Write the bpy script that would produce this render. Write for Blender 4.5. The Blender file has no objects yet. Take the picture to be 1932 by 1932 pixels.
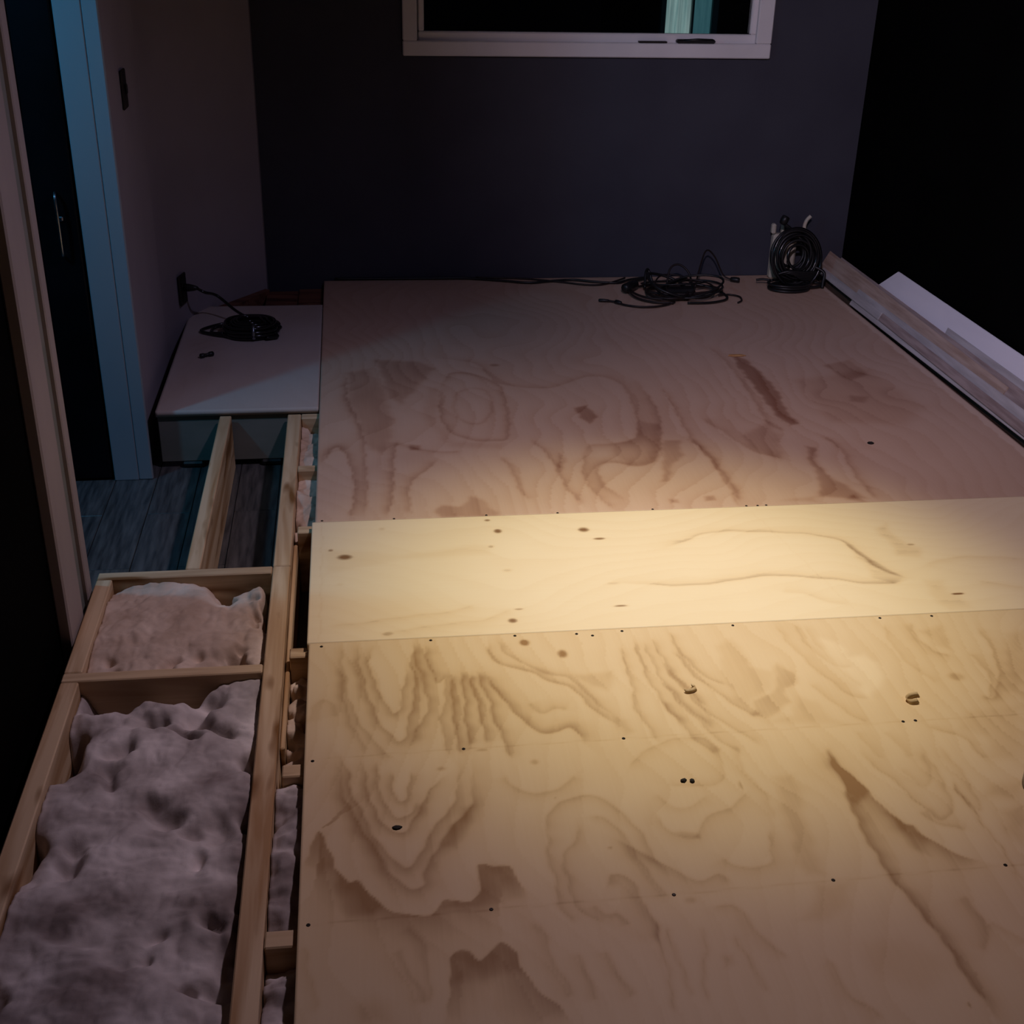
import bpy, math, random
import numpy as np
from mathutils import Vector, Matrix
random.seed(7); RNG = np.random.default_rng(11)
scene = bpy.context.scene
COL = scene.collection
# ------------------------------------------------------------------ camera
CAM_LOC = (0.126, 0.0, 1.703)
YAW, PITCH, ROLL, FOCAL_PX = 0.13596521, 0.46246503, 0.02466722, 2328.72
cam_data = bpy.data.cameras.new('camera'); cam = bpy.data.objects.new('camera', cam_data); COL.objects.link(cam)
fwd = Vector((math.sin(YAW)*math.cos(PITCH), math.cos(YAW)*math.cos(PITCH), -math.sin(PITCH)))
rgt = Vector((math.cos(YAW), -math.sin(YAW), 0)); upv = rgt.cross(fwd)
cr = math.cos(ROLL)*rgt + math.sin(ROLL)*upv; cu = math.cos(ROLL)*upv - math.sin(ROLL)*rgt
cam.matrix_world = Matrix(((cr.x, cu.x, -fwd.x, CAM_LOC[0]), (cr.y, cu.y, -fwd.y, CAM_LOC[1]), (cr.z, cu.z, -fwd.z, CAM_LOC[2]), (0, 0, 0, 1)))
cam_data.sensor_width = 36.0; cam_data.sensor_fit = 'HORIZONTAL'; cam_data.lens = FOCAL_PX/1932*36.0
cam_data.clip_start = 0.02
scene.camera = cam
# ------------------------------------------------------------------ world, light, exposure
w = bpy.data.worlds.new('night'); scene.world = w; w.use_nodes = True
w.node_tree.nodes['Background'].inputs[0].default_value = (0.50, 0.42, 0.75, 1)
w.node_tree.nodes['Background'].inputs[1].default_value = 0.008
scene.view_settings.view_transform = 'Standard'; scene.view_settings.look = 'None'
scene.view_settings.gamma = 1.0; scene.view_settings.exposure = 0.0; scene.view_settings.use_curve_mapping = False
def spot(name, loc, target, energy, color, full_deg, blend, radius):
    d = bpy.data.lights.new(name, 'SPOT'); d.energy = energy; d.color = color
    d.spot_size = math.radians(full_deg); d.spot_blend = blend; d.shadow_soft_size = radius
    o = bpy.data.objects.new(name, d); COL.objects.link(o); o.location = loc
    o.rotation_euler = (Vector(target)-Vector(loc)).to_track_quat('-Z', 'Y').to_euler()
    return o
LAMP = (.95, 2.70, 2.40)                        # downlight in the ceiling over the platform
WASH = (.40, 1.00, 2.42)                        # second ceiling lamp, cooler, turned toward the far right corner
AIM = (.88, 2.51, .2)
spot('downlight_core', LAMP, AIM, 42, (.40, .46, 1.0), 34, 1.0, .05)
spot('downlight_beam', LAMP, AIM, 130, (1.0, .965, .54), 53, 1.0, .05)
spot('downlight_spill', LAMP, AIM, 50, (1.0, .66, .38), 98, 1.0, .05)
spot('downlight_flood', LAMP, AIM, 46, (.56, .54, 1.0), 150, 1.0, .05)
spot('wash_lamp', WASH, (2.50, 4.84, 1.12), 165, (.94, .77, 1.0), 56, 1.0, .05)
hl = bpy.data.lights.new('hall_light', 'POINT'); hl.energy = 22.0; hl.color = (.10, .56, 1.0); hl.shadow_soft_size = .06
hlo = bpy.data.objects.new('hall_light', hl); COL.objects.link(hlo); hlo.location = (-1.38, 2.90, 1.78)
TOP = .203
# ------------------------------------------------------------------ helpers
def setp(o, label=None, cat=None, group=None, kind=None):
    if label: o['label'] = label
    if cat: o['category'] = cat
    if group: o['group'] = group
    if kind: o['kind'] = kind
    return o
class MB:
    def __init__(s): s.v = []; s.f = []
    def add(s, v, f):
        n = len(s.v); s.v += [tuple(map(float, p)) for p in v]; s.f += [tuple(i+n for i in q) for q in f]; return s
    def box(s, lo, hi, c=0.0):
        x0, y0, z0 = lo; x1, y1, z1 = hi
        if c <= 0:
            v = [(x0,y0,z0),(x1,y0,z0),(x1,y1,z0),(x0,y1,z0),(x0,y0,z1),(x1,y0,z1),(x1,y1,z1),(x0,y1,z1)]
            return s.add(v, [(3,2,1,0),(4,5,6,7),(0,1,5,4),(1,2,6,5),(2,3,7,6),(3,0,4,7)])
        c = min(c, (x1-x0)*.45, (y1-y0)*.45, (z1-z0)*.45)
        P = {}; v = []
        for ix, X in ((0,(x0,x0+c)),(1,(x1,x1-c))):
            for iy, Yy in ((0,(y0,y0+c)),(1,(y1,y1-c))):
                for iz, Zz in ((0,(z0,z0+c)),(1,(z1,z1-c))):
                    for a in range(3):
                        p = [X[1], Yy[1], Zz[1]]; p[a] = (X, Yy, Zz)[a][0]
                        P[ix,iy,iz,a] = len(v); v.append(p)
        f = []
        for a in range(3):
            b, d = (a+1) % 3, (a+2) % 3
            for sgn in (0, 1):
                def k(ib, idd):
                    t = [0,0,0]; t[a] = sgn; t[b] = ib; t[d] = idd; return P[t[0],t[1],t[2],a]
                q = [k(0,0),k(1,0),k(1,1),k(0,1)]
                f.append(tuple(q if sgn else q[::-1]))
            for ib in (0,1):
                for idd in (0,1):
                    def e(ia, ax):
                        t = [0,0,0]; t[a] = ia; t[b] = ib; t[d] = idd; return P[t[0],t[1],t[2],ax]
                    q = [e(0,b),e(1,b),e(1,d),e(0,d)]
                    f.append(tuple(q if (ib ^ idd) == 0 else q[::-1]))
        for ix in (0,1):
            for iy in (0,1):
                for iz in (0,1):
                    q = [P[ix,iy,iz,0],P[ix,iy,iz,1],P[ix,iy,iz,2]]
                    f.append(tuple(q if (ix+iy+iz) % 2 else q[::-1]))
        return s.add(v, f)
    def tube(s, pts, r, n=8, closed=False):
        pts = [Vector(p) for p in pts]; m = len(pts); rings = []
        rr = r if hasattr(r, '__len__') else [r]*m
        up = Vector((0, 0, 1)); prev = None; v = []; f = []
        for i in range(m):
            if closed: t = pts[(i+1) % m]-pts[i-1]
            else: t = pts[min(i+1, m-1)]-pts[max(i-1, 0)]
            t.normalize()
            if prev is None:
                a = t.orthogonal().normalized()
            else:
                a = (prev-t*prev.dot(t)); a = a.normalized() if a.length > 1e-6 else t.orthogonal().normalized()
            prev = a; b = t.cross(a)
            for k in range(n):
                an = 2*math.pi*k/n; v.append(pts[i]+(a*math.cos(an)+b*math.sin(an))*rr[i])
        for i in range(m if closed else m-1):
            j = (i+1) % m
            for k in range(n):
                l = (k+1) % n; f.append((i*n+k, i*n+l, j*n+l, j*n+k))
        if not closed:
            f.append(tuple(range(n-1, -1, -1))); f.append(tuple((m-1)*n+k for k in range(n)))
        return s.add(v, f)
    def lathe(s, prof, c, n=16, axis='z'):
        v = []; f = []; m = len(prof)
        for r, h in prof:
            for k in range(n):
                a = 2*math.pi*k/n; x, y = r*math.cos(a), r*math.sin(a)
                v.append((c[0]+x, c[1]+y, c[2]+h) if axis == 'z' else (c[0]+x, c[1]-h, c[2]+y))
        for i in range(m-1):
            for k in range(n):
                l = (k+1) % n; f.append((i*n+k, i*n+l, (i+1)*n+l, (i+1)*n+k))
        f.append(tuple(range(n-1, -1, -1))); f.append(tuple((m-1)*n+k for k in range(n)))
        return s.add(v, f)
    def mesh(s, name, off=(0,0,0), smooth=False):
        me = bpy.data.meshes.new(name)
        me.from_pydata([(p[0]-off[0], p[1]-off[1], p[2]-off[2]) for p in s.v], [], s.f)
        if smooth: me.polygons.foreach_set('use_smooth', [True]*len(me.polygons))
        me.update(); return me
def base_of(vs):
    a = np.array(vs); lo = a.min(0); hi = a.max(0); return (float((lo[0]+hi[0])/2), float((lo[1]+hi[1])/2), float(lo[2]))
def link(name, mb, mat, parent=None, smooth=False):
    b = base_of(mb.v)
    me = mb.mesh(name, b, smooth); me.materials.append(mat)
    o = bpy.data.objects.new(name, me); COL.objects.link(o)
    if parent is not None:
        o.parent = parent; pl = WORLD[parent.name]; o.location = (b[0]-pl[0], b[1]-pl[1], b[2]-pl[2])
    else: o.location = b
    WORLD[o.name] = b
    return o
WORLD = {}
def thing(name, loc, label, cat, group=None):
    o = bpy.data.objects.new(name, None); COL.objects.link(o); o.location = loc; o.empty_display_size = .05
    WORLD[o.name] = tuple(loc); return setp(o, label, cat, group)
def crom(pts, sub=8, closed=False):
    P = [Vector(p) for p in pts]; n = len(P); out = []
    for i in range(n if closed else n-1):
        if closed: a, b, c, d = P[i-1], P[i], P[(i+1) % n], P[(i+2) % n]
        else: a, b, c, d = P[max(i-1,0)], P[i], P[i+1], P[min(i+2,n-1)]
        for k in range(sub):
            t = k/sub
            out.append(.5*((2*b)+(c-a)*t+(2*a-5*b+4*c-d)*t*t+(3*b-a-3*c+d)*t**3))
    if not closed: out.append(P[-1])
    return out
# ------------------------------------------------------------------ materials
def newmat(name):
    m = bpy.data.materials.new(name); m.use_nodes = True; return m, m.node_tree.nodes, m.node_tree.links, m.node_tree.nodes['Principled BSDF']
def setb(b, rough=.6, spec=.3, metal=0):
    b.inputs['Roughness'].default_value = rough; b.inputs['Specular IOR Level'].default_value = spec; b.inputs['Metallic'].default_value = metal
def noisy(name, c1, c2, scale=8, stretch=(1,1,1), rough=.6, spec=.3, detail=4, bump=0.0, bscale=60, metal=0, lo=.35, hi=.65):
    m, N, L, b = newmat(name); setb(b, rough, spec, metal)
    tc = N.new('ShaderNodeTexCoord'); mp = N.new('ShaderNodeMapping'); mp.inputs['Scale'].default_value = stretch
    nz = N.new('ShaderNodeTexNoise'); nz.inputs['Scale'].default_value = scale; nz.inputs['Detail'].default_value = detail
    rp = N.new('ShaderNodeValToRGB'); rp.color_ramp.elements[0].color = (*c1, 1); rp.color_ramp.elements[1].color = (*c2, 1)
    rp.color_ramp.elements[0].position = lo; rp.color_ramp.elements[1].position = hi
    L.new(tc.outputs['Object'], mp.inputs['Vector']); L.new(mp.outputs['Vector'], nz.inputs['Vector'])
    L.new(nz.outputs['Fac'], rp.inputs['Fac']); L.new(rp.outputs['Color'], b.inputs['Base Color'])
    if bump:
        n2 = N.new('ShaderNodeTexNoise'); n2.inputs['Scale'].default_value = bscale; n2.inputs['Detail'].default_value = 5
        bp = N.new('ShaderNodeBump'); bp.inputs['Strength'].default_value = bump; bp.inputs['Distance'].default_value = .004
        L.new(mp.outputs['Vector'], n2.inputs['Vector']); L.new(n2.outputs['Fac'], bp.inputs['Height']); L.new(bp.outputs['Normal'], b.inputs['Normal'])
    return m
def lumber(name, c1, c2, axis, dark=(.22,.10,.03)):
    """sawn pine with growth rings running along one axis and a few resin-brown streaks"""
    m, N, L, b = newmat(name); setb(b, .62, .3)
    tc = N.new('ShaderNodeTexCoord'); oi = N.new('ShaderNodeObjectInfo')
    ad = N.new('ShaderNodeVectorMath'); ad.operation = 'ADD'
    L.new(tc.outputs['Object'], ad.inputs[0]); sc = N.new('ShaderNodeVectorMath'); sc.operation = 'SCALE'; sc.inputs['Scale'].default_value = 9.0
    cb = N.new('ShaderNodeCombineXYZ')
    for i in range(3): L.new(oi.outputs['Random'], cb.inputs[i])
    L.new(cb.outputs[0], sc.inputs[0]); L.new(sc.outputs[0], ad.inputs[1])
    mp = N.new('ShaderNodeMapping'); st = [26, 26, 26]; st['xyz'.index(axis)] = 1.6; mp.inputs['Scale'].default_value = st
    L.new(ad.outputs[0], mp.inputs['Vector'])
    nz = N.new('ShaderNodeTexNoise'); nz.inputs['Scale'].default_value = 1.0; nz.inputs['Detail'].default_value = 3; nz.inputs['Distortion'].default_value = .6
    L.new(mp.outputs[0], nz.inputs['Vector'])
    rp = N.new('ShaderNodeValToRGB'); rp.color_ramp.elements[0].color = (*c1, 1); rp.color_ramp.elements[1].color = (*c2, 1)
    rp.color_ramp.elements[0].position = .36; rp.color_ramp.elements[1].position = .62
    L.new(nz.outputs['Fac'], rp.inputs['Fac'])
    mp2 = N.new('ShaderNodeMapping'); st2 = [16, 16, 16]; st2['xyz'.index(axis)] = 4.0; mp2.inputs['Scale'].default_value = st2
    L.new(ad.outputs[0], mp2.inputs['Vector'])
    n2 = N.new('ShaderNodeTexNoise'); n2.inputs['Scale'].default_value = 1.0; n2.inputs['Detail'].default_value = 2; L.new(mp2.outputs[0], n2.inputs['Vector'])
    r2 = N.new('ShaderNodeValToRGB'); r2.color_ramp.elements[0].position = .58; r2.color_ramp.elements[1].position = .70
    L.new(n2.outputs['Fac'], r2.inputs['Fac'])
    mx = N.new('ShaderNodeMix'); mx.data_type = 'RGBA'; mx.inputs[7].default_value = (*dark, 1)
    L.new(r2.outputs['Color'], mx.inputs[0]); L.new(rp.outputs['Color'], mx.inputs[6]); L.new(mx.outputs[2], b.inputs['Base Color'])
    bp = N.new('ShaderNodeBump'); bp.inputs['Strength'].default_value = .25; bp.inputs['Distance'].default_value = .002
    L.new(nz.outputs['Fac'], bp.inputs['Height']); L.new(bp.outputs[0], b.inputs['Normal'])
    return m
def plywood(name, light, mid, dark, fibre_axis):
    """veneer: the vertex attribute 'grain' carries the drawn growth rings, knots and patches"""
    m, N, L, b = newmat(name); setb(b, .58, .28)
    at = N.new('ShaderNodeAttribute'); at.attribute_name = 'grain'
    tc = N.new('ShaderNodeTexCoord')
    mp = N.new('ShaderNodeMapping'); st = [150, 150, 1]; st['xy'.index(fibre_axis)] = 7; mp.inputs['Scale'].default_value = st
    L.new(tc.outputs['Object'], mp.inputs['Vector'])
    nz = N.new('ShaderNodeTexNoise'); nz.inputs['Scale'].default_value = 1.0; nz.inputs['Detail'].default_value = 3; L.new(mp.outputs[0], nz.inputs['Vector'])
    n2 = N.new('ShaderNodeTexNoise'); n2.inputs['Scale'].default_value = 5.0; n2.inputs['Detail'].default_value = 3; L.new(tc.outputs['Object'], n2.inputs['Vector'])
    m1 = N.new('ShaderNodeMath'); m1.operation = 'MULTIPLY_ADD'; m1.inputs[1].default_value = .16; L.new(nz.outputs['Fac'], m1.inputs[0]); L.new(at.outputs['Fac'], m1.inputs[2])
    m2 = N.new('ShaderNodeMath'); m2.operation = 'MULTIPLY_ADD'; m2.inputs[1].default_value = .22; L.new(n2.outputs['Fac'], m2.inputs[0]); L.new(m1.outputs[0], m2.inputs[2])
    rp = N.new('ShaderNodeValToRGB'); e = rp.color_ramp.elements
    e[0].position = .0; e[0].color = (*light, 1); e[1].position = 1.0; e[1].color = (*dark, 1)
    k = e.new(.52); k.color = (*mid, 1)
    mr = N.new('ShaderNodeMapRange'); mr.inputs['From Min'].default_value = -.25; mr.inputs['From Max'].default_value = 1.25
    L.new(m2.outputs[0], mr.inputs['Value']); L.new(mr.outputs[0], rp.inputs['Fac']); L.new(rp.outputs['Color'], b.inputs['Base Color'])
    bp = N.new('ShaderNodeBump'); bp.inputs['Strength'].default_value = .12; bp.inputs['Distance'].default_value = .001
    L.new(nz.outputs['Fac'], bp.inputs['Height']); L.new(bp.outputs[0], b.inputs['Normal'])
    return m
M = {}
M['ply_near'] = plywood('plywood_near', (.80,.63,.41), (.66,.47,.26), (.33,.18,.07), 'y')
M['ply_far'] = plywood('plywood_far', (.68,.50,.38), (.52,.325,.22), (.25,.105,.06), 'y')
M['ply_strip'] = plywood('plywood_strip', (.88,.74,.52), (.78,.60,.37), (.24,.12,.05), 'x')
M['ply_small'] = plywood('plywood_small', (.62,.55,.50), (.52,.42,.36), (.30,.18,.12), 'y')
M['lumber_x'] = lumber('sawn_pine_x', (.45,.29,.16), (.66,.49,.30), 'x')
M['lumber_y'] = lumber('sawn_pine_y', (.42,.24,.11), (.68,.50,.31), 'y')
M['lumber_red'] = lumber('old_brown_board', (.14,.05,.03), (.24,.10,.06), 'x', (.07,.02,.015))
M['screw'] = noisy('screw_steel', (.02,.017,.015), (.05,.04,.035), 40, rough=.45, metal=.6)
M['slate'] = noisy('slate_wall_paint', (.048,.048,.064), (.057,.058,.075), 3, rough=.75, spec=.2, bump=.05, bscale=120)
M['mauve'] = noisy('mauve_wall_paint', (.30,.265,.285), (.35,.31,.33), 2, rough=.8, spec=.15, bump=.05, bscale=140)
M['blackwall'] = noisy('black_wall_paint', (.002,.002,.002), (.003,.003,.003), 3, rough=.95, spec=.02)  # flat near-black for the right, near-left and hall walls
M['white'] = noisy('white_trim_paint', (.70,.68,.68), (.78,.76,.76), 4, rough=.5, spec=.35)
M['casing'] = noisy('aged_cream_trim_paint', (.33,.28,.26), (.40,.34,.31), 5, (1,1,.3), rough=.55, spec=.3)
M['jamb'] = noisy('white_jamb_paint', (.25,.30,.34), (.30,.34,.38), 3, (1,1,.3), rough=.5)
M['blackdoor'] = noisy('black_door_lacquer', (.003,.003,.004), (.006,.006,.008), 4, rough=.30, spec=.12)
M['chrome'] = noisy('brushed_metal', (.22,.25,.28), (.35,.38,.42), 30, rough=.3, metal=1)
M['plank'] = noisy('grey_vinyl_plank', (.04,.043,.043), (.14,.14,.135), 7, (9,1,1), rough=.28, spec=.5, lo=.3, hi=.7)
M['plank2'] = noisy('grey_vinyl_plank_dark', (.03,.033,.036), (.12,.12,.12), 7, (9,1,1), rough=.28, spec=.5, lo=.3, hi=.7)
M['subfloor'] = noisy('dark_subfloor', (.03,.028,.026), (.05,.045,.04), 6, rough=.8)
M['fluff'] = noisy('fluffy_insulation', (.27,.22,.205), (.74,.67,.64), 7, rough=1, spec=.02, bump=.26, bscale=70)
M['fluff_tan'] = noisy('tan_insulation', (.50,.37,.28), (.72,.58,.47), 9, rough=1, spec=.02, bump=.3, bscale=70)
M['riser'] = noisy('pale_painted_board', (.17,.18,.155), (.22,.22,.195), 5, (1,1,2), rough=.6)
M['rubber'] = noisy('black_rubber', (.006,.006,.006), (.012,.012,.012), 20, rough=.42, spec=.45)
M['rubber_brown'] = noisy('dark_brown_cable', (.014,.009,.008), (.022,.014,.012), 20, rough=.5, spec=.35)
M['glossblack'] = noisy('glossy_black_vinyl', (.004,.004,.005), (.008,.008,.009), 20, rough=.18, spec=.6)
M['plate'] = noisy('dark_brown_plate', (.012,.009,.009), (.02,.015,.014), 20, rough=.45, spec=.3)
M['cream'] = noisy('cream_plastic', (.50,.46,.36), (.60,.55,.44), 10, rough=.5)
M['boardwhite'] = noisy('white_primed_board', (.80,.78,.81), (.88,.86,.89), 6, (1,.3,1), rough=.55)
M['boardgrey'] = noisy('dusty_primed_board', (.42,.39,.38), (.56,.53,.52), 8, (6,.6,6), rough=.65)
M['boardtan'] = noisy('raw_trim_board', (.40,.28,.21), (.55,.42,.34), 8, (8,.6,8), rough=.65)
M['boardbrown'] = noisy('weathered_trim_board', (.28,.21,.19), (.44,.35,.32), 8, (8,.6,8), rough=.65)
M['chip'] = noisy('wood_chip', (.50,.34,.17), (.70,.52,.30), 60, rough=.7)
M['splinter'] = noisy('torn_veneer', (.45,.22,.08), (.55,.30,.12), 60, rough=.7)
M['ledger'] = noisy('dark_stained_ledger', (.09,.06,.04), (.14,.095,.07), 8, (8,1,8), rough=.8)  # dark brown stands for the shade in the gap below the boards
M['dirt'] = noisy('dark_crumb', (.012,.010,.009), (.03,.025,.022), 60, rough=.8)
M['outdark'] = noisy('night_siding', (.004,.004,.004), (.008,.008,.008), 3, rough=.9, spec=.05)  # near-black for the ground and the added backdrop wall
M['tealframe'] = noisy('teal_door_frame', (.01,.05,.06), (.015,.06,.07), 6, rough=.4)
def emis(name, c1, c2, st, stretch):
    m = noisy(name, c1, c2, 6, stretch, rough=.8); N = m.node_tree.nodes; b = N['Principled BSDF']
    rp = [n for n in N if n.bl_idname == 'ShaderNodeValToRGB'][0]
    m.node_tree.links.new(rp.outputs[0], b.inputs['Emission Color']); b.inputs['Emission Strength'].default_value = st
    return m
M['curtain'] = emis('lit_pale_curtain', (.22,.36,.36), (.42,.58,.56), .5, (14,1,.6))  # self-lit folded sheet, pale part of the added teal gleam
M['tealpane'] = emis('lit_teal_glass', (.05,.16,.19), (.08,.22,.25), .45, (5,1,.5))  # self-lit strip, darker part of the added teal gleam
def glass(name):
    m, N, L, b = newmat(name); out = N['Material Output']
    tr = N.new('ShaderNodeBsdfTransparent'); tr.inputs[0].default_value = (.85,.88,.88,1)
    gl = N.new('ShaderNodeBsdfGlossy'); gl.inputs['Roughness'].default_value = .02
    fr = N.new('ShaderNodeFresnel'); fr.inputs[0].default_value = 1.45
    mx = N.new('ShaderNodeMixShader'); L.new(fr.outputs[0], mx.inputs[0]); L.new(tr.outputs[0], mx.inputs[1]); L.new(gl.outputs[0], mx.inputs[2])
    L.new(mx.outputs[0], out.inputs['Surface']); return m
M['glass'] = glass('window_glass')
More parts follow.
